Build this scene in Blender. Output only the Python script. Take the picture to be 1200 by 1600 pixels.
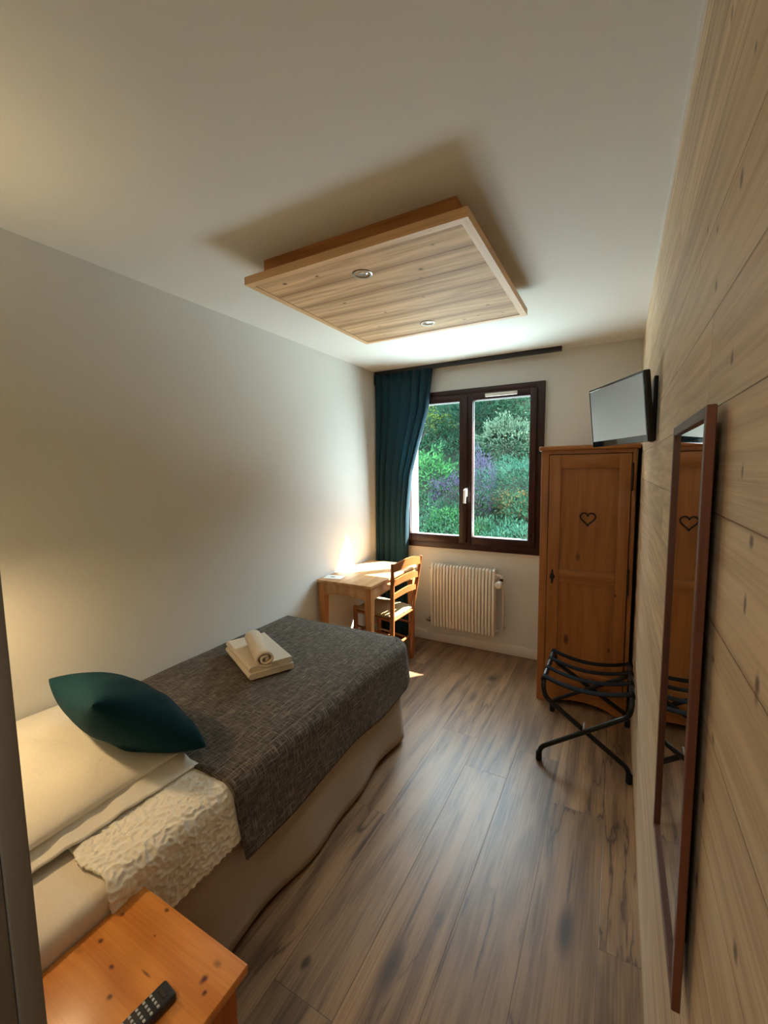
import bpy, bmesh, math, random
from mathutils import Vector, Matrix, Euler, noise as mnoise

# ------------------------------------------------------------------ scene set-up
scene = bpy.context.scene
for o in list(bpy.data.objects):
    bpy.data.objects.remove(o)
COL = scene.collection
PI = math.pi
random.seed(7)

# camera (solved from the photograph: 1200 x 1600, f = 663.3 px)
cam_data = bpy.data.cameras.new('camera')
cam = bpy.data.objects.new('camera', cam_data)
COL.objects.link(cam)
_yaw, _pit, _rol = -5.03775236e-01, -9.80921958e-02, -1.36746409e-02
_f = Vector((math.sin(_yaw) * math.cos(_pit), math.cos(_yaw) * math.cos(_pit), math.sin(_pit)))
_r = Vector((math.cos(_yaw), -math.sin(_yaw), 0))
_u = _r.cross(_f)
_r2 = math.cos(_rol) * _r + math.sin(_rol) * _u
_u2 = -math.sin(_rol) * _r + math.cos(_rol) * _u
cam.matrix_world = Matrix(((_r2.x, _u2.x, -_f.x, -0.1184), (_r2.y, _u2.y, -_f.y, 0.0),
                           (_r2.z, _u2.z, -_f.z, 1.5642), (0, 0, 0, 1)))
cam_data.sensor_fit = 'VERTICAL'
cam_data.sensor_height = 32.0
cam_data.lens = 32.0 * 663.27 / 1600.0
cam_data.clip_start = 0.01
scene.camera = cam

# colour management
scene.view_settings.view_transform = 'Standard'
scene.view_settings.look = 'None'
scene.view_settings.gamma = 1.0
scene.view_settings.exposure = 0.25
scene.view_settings.use_curve_mapping = False
scene.cycles.use_denoising = True
scene.cycles.max_bounces = 14
scene.cycles.diffuse_bounces = 7
scene.cycles.transparent_max_bounces = 16
scene.cycles.sample_clamp_indirect = 6.0
scene.cycles.caustics_reflective = False
scene.cycles.caustics_refractive = False

# light levels
SKY, GROUND_GLOW, SUN = 17.0, 31.0, 60.0
LAMP, HALL = 15.0, 11.0

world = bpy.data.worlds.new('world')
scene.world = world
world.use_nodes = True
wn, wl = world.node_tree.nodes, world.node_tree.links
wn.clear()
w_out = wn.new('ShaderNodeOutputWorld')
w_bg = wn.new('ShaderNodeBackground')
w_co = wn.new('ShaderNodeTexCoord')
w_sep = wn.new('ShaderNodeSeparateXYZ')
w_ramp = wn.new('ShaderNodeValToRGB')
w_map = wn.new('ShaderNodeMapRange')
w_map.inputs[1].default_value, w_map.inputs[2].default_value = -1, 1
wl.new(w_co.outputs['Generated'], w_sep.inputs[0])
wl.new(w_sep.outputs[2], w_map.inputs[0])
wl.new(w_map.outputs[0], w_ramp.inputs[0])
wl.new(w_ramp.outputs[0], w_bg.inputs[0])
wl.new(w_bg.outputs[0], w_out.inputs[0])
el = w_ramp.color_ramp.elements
el[0].position, el[0].color = 0.47, (GROUND_GLOW * 0.84, GROUND_GLOW * 0.97, GROUND_GLOW * 1.03, 1)  # added glow of the lower world, in place of unbuilt sunlit ground
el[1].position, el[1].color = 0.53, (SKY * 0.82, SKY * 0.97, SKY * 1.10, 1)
e2 = w_ramp.color_ramp.elements.new(0.18)     # lower glow dimmed straight down to tame the ceiling hotspot near the window
e2.color = (GROUND_GLOW * 0.44, GROUND_GLOW * 0.53, GROUND_GLOW * 0.56, 1)
world.cycles.sampling_method = 'AUTOMATIC'

sun_data = bpy.data.lights.new('sun', 'SUN')
sun_data.energy, sun_data.angle, sun_data.color = SUN, math.radians(0.7), (1.0, 0.95, 0.86)
sun = bpy.data.objects.new('sun', sun_data)
COL.objects.link(sun)
sun.location = (6, 12, 18)
sun.rotation_euler = Vector((-1, -1.15, -1.84)).to_track_quat('-Z', 'Y').to_euler()

portal_data = bpy.data.lights.new('window_portal', 'AREA')
portal_data.shape, portal_data.size, portal_data.size_y = 'RECTANGLE', 1.14, 1.34
portal_data.cycles.is_portal = True
portal = bpy.data.objects.new('window_portal', portal_data)
COL.objects.link(portal)
portal.location = (-1.22, 3.62, 1.56)
portal.rotation_euler = (-PI / 2, 0, 0)

hall_data = bpy.data.lights.new('hall_light', 'AREA')
hall_data.shape, hall_data.size, hall_data.energy, hall_data.color = 'DISK', 0.35, HALL, (1.0, 0.88, 0.70)
hall = bpy.data.objects.new('hall_light', hall_data)
COL.objects.link(hall)
hall.location = (-0.48, -0.75, 2.40)


# ------------------------------------------------------------------ materials
class NT:
    """small helper around a material's node tree"""
    def __init__(s, name):
        s.m = bpy.data.materials.new(name)
        s.m.use_nodes = True
        s.t = s.m.node_tree
        s.b = s.t.nodes['Principled BSDF']

    def n(s, typ, **kw):
        nd = s.t.nodes.new(typ)
        for k, v in kw.items():
            setattr(nd, k, v)
        return nd

    def put(s, sock, v):
        if isinstance(v, bpy.types.NodeSocket):
            s.t.links.new(v, sock)
        elif v is not None:
            sock.default_value = v

    def math(s, op, a, b=None, c=None, clamp=False):
        nd = s.n('ShaderNodeMath', operation=op, use_clamp=clamp)
        s.put(nd.inputs[0], a); s.put(nd.inputs[1], b); s.put(nd.inputs[2], c)
        return nd.outputs[0]

    def vmath(s, op, a, b=None):
        nd = s.n('ShaderNodeVectorMath', operation=op)
        s.put(nd.inputs[0], a); s.put(nd.inputs[1], b)
        return nd.outputs['Value'] if op in ('LENGTH', 'DISTANCE', 'DOT_PRODUCT') else nd.outputs[0]

    def xyz(s, v):
        nd = s.n('ShaderNodeSeparateXYZ'); s.put(nd.inputs[0], v)
        return nd.outputs[0], nd.outputs[1], nd.outputs[2]

    def vec(s, x=0.0, y=0.0, z=0.0):
        nd = s.n('ShaderNodeCombineXYZ')
        s.put(nd.inputs[0], x); s.put(nd.inputs[1], y); s.put(nd.inputs[2], z)
        return nd.outputs[0]

    def noise(s, v, scale=1.0, detail=4.0, rough=0.55, dist=0.0):
        nd = s.n('ShaderNodeTexNoise')
        s.put(nd.inputs['Vector'], v)
        nd.inputs['Scale'].default_value = scale
        nd.inputs['Detail'].default_value = detail
        nd.inputs['Roughness'].default_value = rough
        nd.inputs['Distortion'].default_value = dist
        return nd.outputs['Fac']

    def voro(s, v, scale=1.0, rnd=1.0, feature='F1'):
        nd = s.n('ShaderNodeTexVoronoi', feature=feature)
        s.put(nd.inputs['Vector'], v)
        nd.inputs['Scale'].default_value = scale
        nd.inputs['Randomness'].default_value = rnd
        return nd.outputs['Distance']

    def white(s, v):
        nd = s.n('ShaderNodeTexWhiteNoise', noise_dimensions='3D')
        s.put(nd.inputs['Vector'], v)
        return nd.outputs['Value'], nd.outputs['Color']

    def remap(s, v, a, b, c=0.0, d=1.0, smooth=True):
        nd = s.n('ShaderNodeMapRange')
        if smooth:
            nd.interpolation_type = 'SMOOTHSTEP'
        s.put(nd.inputs[0], v)
        for i, q in enumerate((a, b, c, d)):
            nd.inputs[i + 1].default_value = q
        return nd.outputs[0]

    def mix(s, f, a, b, mode='MIX'):
        nd = s.n('ShaderNodeMix', data_type='RGBA', blend_type=mode)
        s.put(nd.inputs[0], f)
        for i, q in ((6, a), (7, b)):
            s.put(nd.inputs[i], q if isinstance(q, bpy.types.NodeSocket) else (*q[:3], 1.0))
        return nd.outputs[2]

    def pos(s):
        return s.n('ShaderNodeNewGeometry').outputs['Position']

    def objco(s):
        return s.n('ShaderNodeTexCoord').outputs['Object']

    def bump(s, h, dist=0.002, strength=1.0):
        nd = s.n('ShaderNodeBump')
        s.put(nd.inputs['Height'], h)
        nd.inputs['Distance'].default_value = dist
        nd.inputs['Strength'].default_value = strength
        s.t.links.new(nd.outputs[0], s.b.inputs['Normal'])

    def fin(s, color=None, rough=0.5, spec=0.5, metal=0.0, sheen=0.0):
        if color is not None:
            s.put(s.b.inputs['Base Color'], color if isinstance(color, bpy.types.NodeSocket) else (*color[:3], 1.0))
        s.put(s.b.inputs['Roughness'], rough)
        s.b.inputs['Specular IOR Level'].default_value = spec
        s.b.inputs['Metallic'].default_value = metal
        if sheen:
            s.b.inputs['Sheen Weight'].default_value = sheen
        return s.m


def rgb(r, g, b):
    """sRGB 0-255 to linear"""
    f = lambda c: c / 12.92 if c <= 0.04045 else ((c + 0.055) / 1.055) ** 2.4
    return (f(r / 255), f(g / 255), f(b / 255))


def plain(name, c, rough=0.5, spec=0.5, metal=0.0, var=0.06, vscale=30.0, bump=0.0):
    t = NT(name)
    nz = t.noise(t.objco(), vscale, 3)
    dark = tuple(x * (1 - var) for x in c)
    lite = tuple(min(1, x * (1 + var)) for x in c)
    if bump:
        t.bump(nz, bump)
    return t.fin(t.mix(nz, dark, lite), rough, spec, metal)


def wood(name, light, dark, knot, u=0, v=1, space='obj', plank=None, off=0.0, length=1.6, tone=0.25,
         rough=0.45, spec=0.4, spots=(), knots=0.5, grain=26.0, bump=0.0006, seam=None, rings=0.5, seam_w=0.0018,
         stretch=1.0, seam_soft=0.0, streaks=0.0, slits=0.0, pins=0.0):
    """procedural timber: grain runs along axis u, boards are laid across axis v"""
    t = NT(name)
    P = t.pos() if space == 'pos' else t.objco()
    c = t.xyz(P)
    U, V, W = c[u], c[v], c[3 - u - v]
    shift = 0.0
    seam_mask = None
    rv = 0.5
    if plank:
        vs = t.math('DIVIDE', t.math('SUBTRACT', V, off), plank)
        row = t.math('FLOOR', vs)
        fr = t.math('SUBTRACT', vs, row)
        r1, _ = t.white(t.vec(row, 3.7, 1.3))
        uu = t.math('DIVIDE', t.math('ADD', U, t.math('MULTIPLY', r1, 7.3)), length)
        cell = t.math('FLOOR', uu)
        fu = t.math('SUBTRACT', uu, cell)
        rv, _ = t.white(t.vec(row, cell, 5.1))
        shift = t.math('MULTIPLY', rv, 13.7)
        ev = t.math('MULTIPLY', t.math('MINIMUM', fr, t.math('SUBTRACT', 1.0, fr)), plank)
        eu = t.math('MULTIPLY', t.math('MINIMUM', fu, t.math('SUBTRACT', 1.0, fu)), length)
        ed = t.math('MINIMUM', ev, eu)
        seam_mask = t.remap(ed, seam_w * 0.3, seam_w, 1.0, 0.0)
        edge_dist = ev
    su = t.math('ADD', U, shift)
    wv = t.math('ADD', W, shift)
    base = t.vec(t.math('MULTIPLY', su, 1.1 * stretch), t.math('MULTIPLY', V, 9.0), t.math('MULTIPLY', wv, 9.0))
    broad = t.noise(base, 1.0, 4, 0.6, 0.6)
    warp = t.noise(t.vec(t.math('MULTIPLY', su, 1.6 * stretch), t.math('MULTIPLY', V, 5.0), wv), 1.0, 2)
    ringc = t.math('ADD', t.math('MULTIPLY', V, grain * 4), t.math('MULTIPLY', warp, grain * 0.8))
    ring = t.math('ADD', t.math('MULTIPLY', t.math('SINE', ringc), 0.5), 0.5)
    fine = t.noise(t.vec(t.math('MULTIPLY', su, 4.0 * stretch), t.math('MULTIPLY', V, 160.0), t.math('MULTIPLY', wv, 160.0)), 1.0, 3, 0.6)
    g = t.math('ADD', t.math('MULTIPLY', broad, 0.9), t.math('MULTIPLY', t.math('MULTIPLY', ring, rings), 0.25))
    g = t.math('ADD', g, t.math('MULTIPLY', t.math('SUBTRACT', fine, 0.5), 0.55))
    fac = t.remap(g, 0.28, 0.82, 0.0, 1.0)
    col = t.mix(fac, light, dark)
    if plank:
        tn = t.remap(rv, 0, 1, 1 - tone, 1 + tone * 0.6, smooth=False)
        col = t.mix(1.0, col, t.vec(tn, tn, tn), 'MULTIPLY')
    mask = None
    if knots > 0:
        kv = t.vec(t.math('MULTIPLY', su, 1.5), t.math('MULTIPLY', V, 3.6), t.math('MULTIPLY', wv, 3.0))
        kd = t.math('ADD', t.voro(kv, 1.0), t.math('MULTIPLY', t.math('SUBTRACT', fine, 0.5), 0.03))
        mask = t.math('MULTIPLY', t.remap(kd, 0.02, 0.075, 1.0, 0.0), knots)
        pd = t.voro(t.vec(t.math('MULTIPLY', su, 5.0), t.math('MULTIPLY', V, 8.0), t.math('MULTIPLY', wv, 6.0)), 1.0)
        mask = t.math('MAXIMUM', mask, t.math('MULTIPLY', t.remap(pd, 0.03, 0.075, 1.0, 0.0), pins))
    for (a, b, ra, rb, k) in spots:
        w_ = t.math('MULTIPLY', t.math('SUBTRACT', broad, 0.5), rb * 1.1)
        da = t.math('DIVIDE', t.math('SUBTRACT', U, a), ra)
        db = t.math('DIVIDE', t.math('SUBTRACT', t.math('ADD', V, w_), b), rb)
        dd = t.math('SQRT', t.math('ADD', t.math('MULTIPLY', da, da), t.math('MULTIPLY', db, db)))
        dd = t.math('ADD', dd, t.math('MULTIPLY', t.math('SUBTRACT', fine, 0.5), 1.1))
        mk = t.remap(dd, 0.15, 1.05, k, 0.0)
        mask = mk if mask is None else t.math('MAXIMUM', mask, mk)
    if streaks:      # long dark cracks that wander along the grain
        sv = t.vec(t.math('MULTIPLY', su, 1.3), t.math('MULTIPLY', V, 11.0), t.math('MULTIPLY', wv, 3.0))
        sn = t.noise(sv, 1.0, 4, 0.5, 0.35)
        gate = t.remap(t.noise(t.vec(t.math('MULTIPLY', su, 1.7), t.math('MULTIPLY', V, 4.0), 7.7), 1.0, 2), 0.48, 0.66)
        line = t.remap(t.math('ABSOLUTE', t.math('SUBTRACT', sn, 0.5)), 0.0, 0.022, 1.0, 0.0)
        mk = t.math('MULTIPLY', t.math('MULTIPLY', line, gate), streaks)
        mask = mk if mask is None else t.math('MAXIMUM', mask, mk)
        soft = t.remap(t.math('ABSOLUTE', t.math('SUBTRACT', sn, 0.5)), 0.0, 0.12, 0.45, 0.0)
        col = t.mix(t.math('MULTIPLY', soft, gate), col, dark)
    if slits:        # short upright dark slits in the brushed boards
        kv = t.vec(t.math('MULTIPLY', su, 7.0), t.math('MULTIPLY', V, 3.4), 0.0)
        kd = t.voro(kv, 1.0)
        pick, _ = t.white(t.vec(t.math('FLOOR', t.math('MULTIPLY', su, 3.0)), t.math('FLOOR', t.math('MULTIPLY', V, 5.0)), 2.0))
        mk = t.math('MULTIPLY', t.remap(kd, 0.02, 0.06, 1.0, 0.0), t.math('MULTIPLY', t.remap(pick, 0.4, 0.5), slits))
        mask = mk if mask is None else t.math('MAXIMUM', mask, mk)
    if mask is not None:
        col = t.mix(mask, col, knot)
    if seam_soft and plank:      # brushed dark band along the board joints
        sb = t.remap(t.math('ADD', edge_dist, t.math('MULTIPLY', t.math('SUBTRACT', broad, 0.5), 0.05)), 0.0, seam_soft, 0.75, 0.0)
        col = t.mix(sb, col, dark)
    hgt = t.math('MULTIPLY', g, 0.4)
    if seam_mask is not None:
        col = t.mix(t.math('MULTIPLY', seam_mask, 0.8), col, seam or knot)
        hgt = t.math('SUBTRACT', hgt, seam_mask)
    if bump:
        t.bump(hgt, bump)
    r = t.math('ADD', rough, t.math('MULTIPLY', t.math('SUBTRACT', fine, 0.5), 0.12))
    return t.fin(col, r, spec)


M = {}


def wallpaint(name, c, sc=60, bump=0.0006, rough=0.85):
    t = NT(name)
    P = t.pos()
    a = t.noise(P, 1.3, 3)
    b = t.noise(P, sc, 4, 0.6)
    t.bump(b, bump)
    return t.fin(t.mix(a, tuple(x * 0.97 for x in c), c), rough, 0.25)


M['ceiling'] = wallpaint('ceiling_paint', (0.765, 0.775, 0.745), 90, 0.0004)
M['wall'] = wallpaint('wall_plaster', (0.69, 0.688, 0.65), 70, 0.0008)
M['render'] = wallpaint('outside_render', (0.80, 0.78, 0.73), 40, 0.001)
M['jamb'] = wallpaint('grey_taupe_paint', (0.20, 0.195, 0.18), 120, 0.0006, 0.55)
M['white_trim'] = plain('white_satin_trim', (0.76, 0.74, 0.70), 0.35)
M['floor'] = wood('oak_laminate_floor', rgb(156, 123, 90), rgb(94, 69, 49), rgb(52, 39, 33), u=1, v=0, space='pos',
                  plank=0.2185, off=-0.341, length=1.45, tone=0.20, rough=0.38, spec=0.45, knots=0.55, grain=14, seam=rgb(72, 52, 38), streaks=0.75,
                  rings=0.55, bump=0.0004, seam_w=0.0016,
                  spots=((1.43, -0.222, 0.13, 0.036, 0.9), (1.62, -0.225, 0.20, 0.008, 0.7), (1.05, -0.69, 0.12, 0.034, 0.85), (1.30, -0.70, 0.35, 0.009, 0.7),
                         (3.05, -0.89, 0.07, 0.05, 0.85), (2.72, -0.94, 0.12, 0.03, 0.6), (2.05, -0.35, 0.45, 0.010, 0.75), (1.85, -0.98, 0.45, 0.010, 0.65),
                         (2.20, -0.70, 0.28, 0.012, 0.75), (2.75, -1.10, 0.25, 0.018, 0.7), (0.93, -0.94, 0.03, 0.02, 0.9), (2.55, -1.0, 0.3, 0.01, 0.7), (2.4, -0.6, 0.3, 0.012, 0.55)))
M['oak_wall'] = wood('pale_oak_wall_boards', rgb(224, 200, 168), rgb(186, 158, 126), rgb(88, 64, 50), u=1, v=2, space='pos',
                     plank=0.1465, off=1.6455 - 0.1465 * 9, length=1.9, tone=0.10, rough=0.5, spec=0.35, knots=0.0, grain=36, seam=rgb(150, 122, 94),
                     rings=0.55, bump=0.0018, stretch=0.7, seam_w=0.0014, slits=0.75,
                     spots=((0.541, 1.488, 0.010, 0.012, 0.9), (0.548, 1.421, 0.007, 0.016, 0.9), (0.489, 1.361, 0.010, 0.022, 0.9), (0.681, 1.31, 0.012, 0.007, 0.7),
                            (0.65, 1.215, 0.012, 0.010, 0.7), (0.685, 1.111, 0.014, 0.012, 0.85), (0.693, 0.981, 0.012, 0.016, 0.85), (0.494, 1.085, 0.012, 0.014, 0.85),
                            (0.694, 1.91, 0.012, 0.016, 0.8), (0.935, 1.961, 0.010, 0.010, 0.8), (0.683, 1.697, 0.010, 0.012, 0.9), (0.664, 2.03, 0.008, 0.009, 0.8),
                            (0.827, 2.201, 0.012, 0.014, 0.7), (0.841, 1.918, 0.012, 0.009, 0.8), (0.824, 1.831, 0.012, 0.012, 0.8), (0.595, 1.559, 0.006, 0.012, 0.8)))
M['spruce'] = wood('brushed_spruce_boards', rgb(236, 202, 156), rgb(172, 132, 90), rgb(90, 54, 32), u=0, v=1, space='pos',
                   plank=0.155, off=1.388, length=60.0, tone=0.06, rough=0.6, spec=0.25, knots=0.0, grain=30, seam=rgb(92, 60, 36), seam_w=0.003,
                   seam_soft=0.045, bump=0.0008,
                   spots=((-1.38, 1.45, 0.016, 0.012, 0.9), (-1.22, 1.46, 0.012, 0.010, 0.9), (-0.83, 1.62, 0.016, 0.012, 0.95), (-0.86, 1.69, 0.014, 0.010, 0.9),
                          (-0.93, 1.87, 0.012, 0.010, 0.9), (-1.28, 1.75, 0.014, 0.010, 0.9), (-0.98, 2.03, 0.010, 0.008, 0.8), (-1.17, 1.95, 0.012, 0.009, 0.8),
                          (-1.3, 2.12, 0.010, 0.008, 0.8), (-0.70, 2.12, 0.014, 0.010, 0.9), (-0.86, 2.25, 0.016, 0.010, 0.9), (-0.78, 2.24, 0.010, 0.008, 0.8),
                          (-0.66, 2.26, 0.010, 0.008, 0.8), (-1.35, 2.27, 0.010, 0.008, 0.8), (-1.0, 2.17, 0.012, 0.008, 0.8), (-0.72, 1.47, 0.012, 0.009, 0.8)))
M['pine_frame'] = wood('light_pine_batten', rgb(228, 190, 142), rgb(206, 164, 114), rgb(120, 74, 44), u=0, v=1, grain=20, knots=0.25, rough=0.5)
M['pine_frame_y'] = wood('light_pine_batten_lengthwise', rgb(228, 190, 142), rgb(206, 164, 114), rgb(120, 74, 44), u=1, v=0, grain=20, knots=0.25, rough=0.5)
M['pine_dark'] = wood('rough_pine_box', rgb(186, 132, 80), rgb(150, 98, 54), rgb(80, 44, 24), u=0, v=2, grain=20, knots=0.9, pins=0.6, rough=0.6)
M['honey_z'] = wood('honey_pine_upright', rgb(166, 108, 56), rgb(134, 82, 38), rgb(64, 34, 16), u=2, v=0, grain=22, knots=0.85, pins=0.9, rough=0.38, spec=0.45, stretch=0.8)
M['honey_x'] = wood('honey_pine_crosswise', rgb(166, 108, 56), rgb(134, 82, 38), rgb(64, 34, 16), u=0, v=2, grain=22, knots=0.6, rough=0.38, spec=0.45)
M['night_top'] = wood('amber_pine_top', rgb(212, 138, 62), rgb(184, 108, 40), rgb(80, 32, 12), u=0, v=1, space='pos', grain=16, knots=0.0, rough=0.33, spec=0.5,
                      rings=0.8, spots=((-1.142, 0.411, 0.016, 0.010, 0.3), (-1.044, 0.427, 0.010, 0.006, 0.9), (-0.992, 0.394, 0.009, 0.007, 0.95),
                                        (-0.847, 0.506, 0.010, 0.013, 1.0), (-0.826, 0.492, 0.007, 0.008, 1.0), (-1.12, 0.444, 0.010, 0.008, 1.0),
                                        (-1.135, 0.502, 0.009, 0.006, 0.95), (-1.049, 0.56, 0.009, 0.006, 0.9), (-0.845, 0.54, 0.016, 0.009, 0.6),
                                        (-1.02, 0.51, 0.005, 0.004, 0.7), (-0.965, 0.455, 0.022, 0.004, 0.8)))
M['night_body'] = wood('amber_pine_side', rgb(196, 114, 44), rgb(160, 84, 28), rgb(88, 34, 10), u=2, v=1, grain=16, knots=0.4, rough=0.4)
M['desk'] = wood('worn_pine_desk', rgb(204, 158, 108), rgb(168, 118, 74), rgb(96, 52, 24), u=1, v=0, grain=20, knots=0.5, rough=0.42)
M['desk_leg'] = wood('worn_pine_desk_leg', rgb(200, 142, 86), rgb(164, 106, 58), rgb(96, 52, 24), u=2, v=0, grain=18, knots=0.2, rough=0.45)
M['chair'] = wood('reddish_beech', rgb(150, 90, 48), rgb(116, 66, 34), rgb(90, 44, 20), u=2, v=0, grain=16, knots=0.0, rough=0.32, spec=0.5)
M['mahogany'] = wood('dark_brown_window_timber', rgb(54, 26, 22), rgb(36, 17, 15), rgb(20, 10, 9), u=2, v=0, grain=24, knots=0.0, rough=0.40, spec=0.3)
M['mahogany_x'] = wood('dark_brown_window_timber_crosswise', rgb(54, 26, 22), rgb(36, 17, 15), rgb(20, 10, 9), u=0, v=2, grain=24, knots=0.0, rough=0.40, spec=0.3)
M['walnut'] = wood('walnut_mirror_frame', rgb(104, 58, 38), rgb(76, 40, 26), rgb(40, 20, 12), u=2, v=1, grain=30, knots=0.0, rough=0.4, spec=0.5)
M['walnut_y'] = wood('walnut_mirror_frame_crosswise', rgb(104, 58, 38), rgb(76, 40, 26), rgb(40, 20, 12), u=1, v=2, grain=30, knots=0.0, rough=0.4, spec=0.5)
M['black_metal'] = plain('black_lacquered_tube', (0.006, 0.006, 0.007), 0.36, 0.3)
M['black_plastic'] = plain('black_plastic', (0.012, 0.012, 0.014), 0.4, 0.5)
M['rail_black'] = plain('black_curtain_rail', (0.015, 0.016, 0.018), 0.45)
M['rubber'] = plain('black_rubber', (0.01, 0.01, 0.01), 0.8, 0.2)
M['iron'] = plain('dark_wrought_iron', (0.03, 0.022, 0.018), 0.5, 0.4, 0.5)
M['steel'] = plain('brushed_steel', (0.30, 0.27, 0.23), 0.3, 0.5, 1.0)
M['rivet'] = plain('nickel_rivet', (0.6, 0.58, 0.54), 0.3, 0.5, 1.0)
M['radiator'] = plain('cream_white_enamel', (0.78, 0.75, 0.68), 0.3, 0.5)
M['white_plastic'] = plain('white_plastic', (0.78, 0.76, 0.72), 0.35)
M['grey_plastic'] = plain('grey_keys', (0.36, 0.36, 0.35), 0.5)
M['bead'] = plain('grey_glazing_bead', (0.30, 0.29, 0.28), 0.6)
M['paper'] = plain('white_paper', (0.82, 0.82, 0.80), 0.8, 0.2)
M['ink'] = plain('dark_print', (0.06, 0.06, 0.08), 0.8, 0.2)
M['lens'] = plain('pale_lamp_glass', (0.42, 0.38, 0.32), 0.12, 0.8)

t = NT('webbing_strap')
c = t.xyz(t.objco())
t.bump(t.math('SINE', t.math('MULTIPLY', c[1], 900.0)), 0.0008)
M['webbing'] = t.fin((0.007, 0.007, 0.008), 0.85, 0.12)

t = NT('tv_screen')
M['screen'] = t.fin((0.02, 0.022, 0.026), 0.30, 1.0)
M['screen'].node_tree.nodes['Principled BSDF'].inputs['Coat Weight'].default_value = 1.0
M['screen'].node_tree.nodes['Principled BSDF'].inputs['Coat Roughness'].default_value = 0.28
M['screen'].node_tree.nodes['Principled BSDF'].inputs['Coat IOR'].default_value = 4.0
t = NT('glossy_black_bezel')
M['bezel'] = t.fin((0.01, 0.01, 0.012), 0.06, 0.7)
t = NT('mirror_silver')
M['mirror'] = t.fin((0.80, 0.81, 0.80), 0.015, 0.5, 1.0)

t = NT('window_glass')     # thin clear pane: see-through with a grazing reflection
tr = t.n('ShaderNodeBsdfTransparent'); tr.inputs[0].default_value = (0.93, 0.97, 0.96, 1)
gl = t.n('ShaderNodeBsdfGlossy'); gl.inputs['Roughness'].default_value = 0.02
lw = t.n('ShaderNodeLayerWeight')
fres = t.math('ADD', t.math('MULTIPLY', t.math('POWER', lw.outputs['Facing'], 5.0), 0.9), 0.015)
mx = t.n('ShaderNodeMixShader')
t.t.links.new(fres, mx.inputs[0]); t.t.links.new(tr.outputs[0], mx.inputs[1]); t.t.links.new(gl.outputs[0], mx.inputs[2])
t.t.links.new(mx.outputs[0], t.t.nodes['Material Output'].inputs[0])
M['glass'] = t.m


def fabric(name, c1, c2, su=220.0, bump=0.0008, rough=0.9, sheen=0.1, wr=0.0, an=0.22):
    t = NT(name)
    P = t.objco()
    x, y, z = t.xyz(P)
    a = t.noise(t.vec(t.math('MULTIPLY', x, su), t.math('MULTIPLY', y, su * an), t.math('MULTIPLY', z, su)), 1.0, 2)
    b = t.noise(t.vec(t.math('MULTIPLY', x, su * an), t.math('MULTIPLY', y, su), t.math('MULTIPLY', z, su * an)), 1.0, 2)
    w = t.math('MAXIMUM', a, b)
    h = w
    if wr:
        h = t.math('ADD', t.math('MULTIPLY', w, 0.15), t.math('MULTIPLY', t.noise(P, 9.0, 3, 0.5, 0.8), wr))
    t.bump(h, bump)
    return t.fin(t.mix(t.remap(w, 0.44, 0.86), c1, c2), rough, 0.2, 0, sheen)


M['throw'] = fabric('charcoal_melange_weave', rgb(60, 54, 48), rgb(150, 138, 122), 270.0, 0.003, 0.95, 0.05, 0.0, 0.07)
M['teal'] = fabric('petrol_curtain_cloth', rgb(22, 54, 66), rgb(34, 70, 83), 500.0, 0.0006, 0.85)
_nt = M['teal'].node_tree
_tl = _nt.nodes.new('ShaderNodeBsdfTranslucent'); _tl.inputs[0].default_value = (*rgb(60, 120, 135), 1)
_mx = _nt.nodes.new('ShaderNodeMixShader'); _mx.inputs[0].default_value = 0.25
_nt.links.new(_nt.nodes['Principled BSDF'].outputs[0], _mx.inputs[1]); _nt.links.new(_tl.outputs[0], _mx.inputs[2])
_nt.links.new(_mx.outputs[0], _nt.nodes['Material Output'].inputs[0])
M['teal_velvet'] = fabric('petrol_cushion_cotton', rgb(2, 46, 56), rgb(4, 60, 70), 500.0, 0.006, 0.85, 0.0, 1.0)
M['white_linen'] = fabric('white_cotton_sheet', rgb(226, 220, 206), rgb(238, 233, 222), 500.0, 0.004, 0.9, 0.05, 1.0)
M['quilt'] = fabric('white_crinkled_cotton', rgb(226, 220, 206), rgb(240, 236, 226), 300.0, 0.002, 0.9, 0.05, 0.6)
M['mattress'] = fabric('off_white_ticking', rgb(216, 206, 190), rgb(226, 218, 204), 500.0, 0.0006)
M['skirt'] = fabric('taupe_bed_skirt_cloth', rgb(160, 146, 130), rgb(178, 164, 148), 500.0, 0.0006)
M['towel'] = fabric('cream_terry', rgb(222, 208, 186), rgb(242, 232, 214), 420.0, 0.004, 1.0, 0.2)

t = NT('woven_rush')
x, y, z = t.xyz(t.objco())
q = t.math('MAXIMUM', t.math('ABSOLUTE', t.math('ADD', x, -0.18)), t.math('ABSOLUTE', y))
st = t.math('ADD', t.math('MULTIPLY', t.math('SINE', t.math('MULTIPLY', q, 900.0)), 0.5), 0.5)
t.bump(st, 0.003)
M['rush'] = t.fin(t.mix(st, rgb(150, 120, 78), rgb(206, 184, 138)), 0.7, 0.3)


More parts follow.
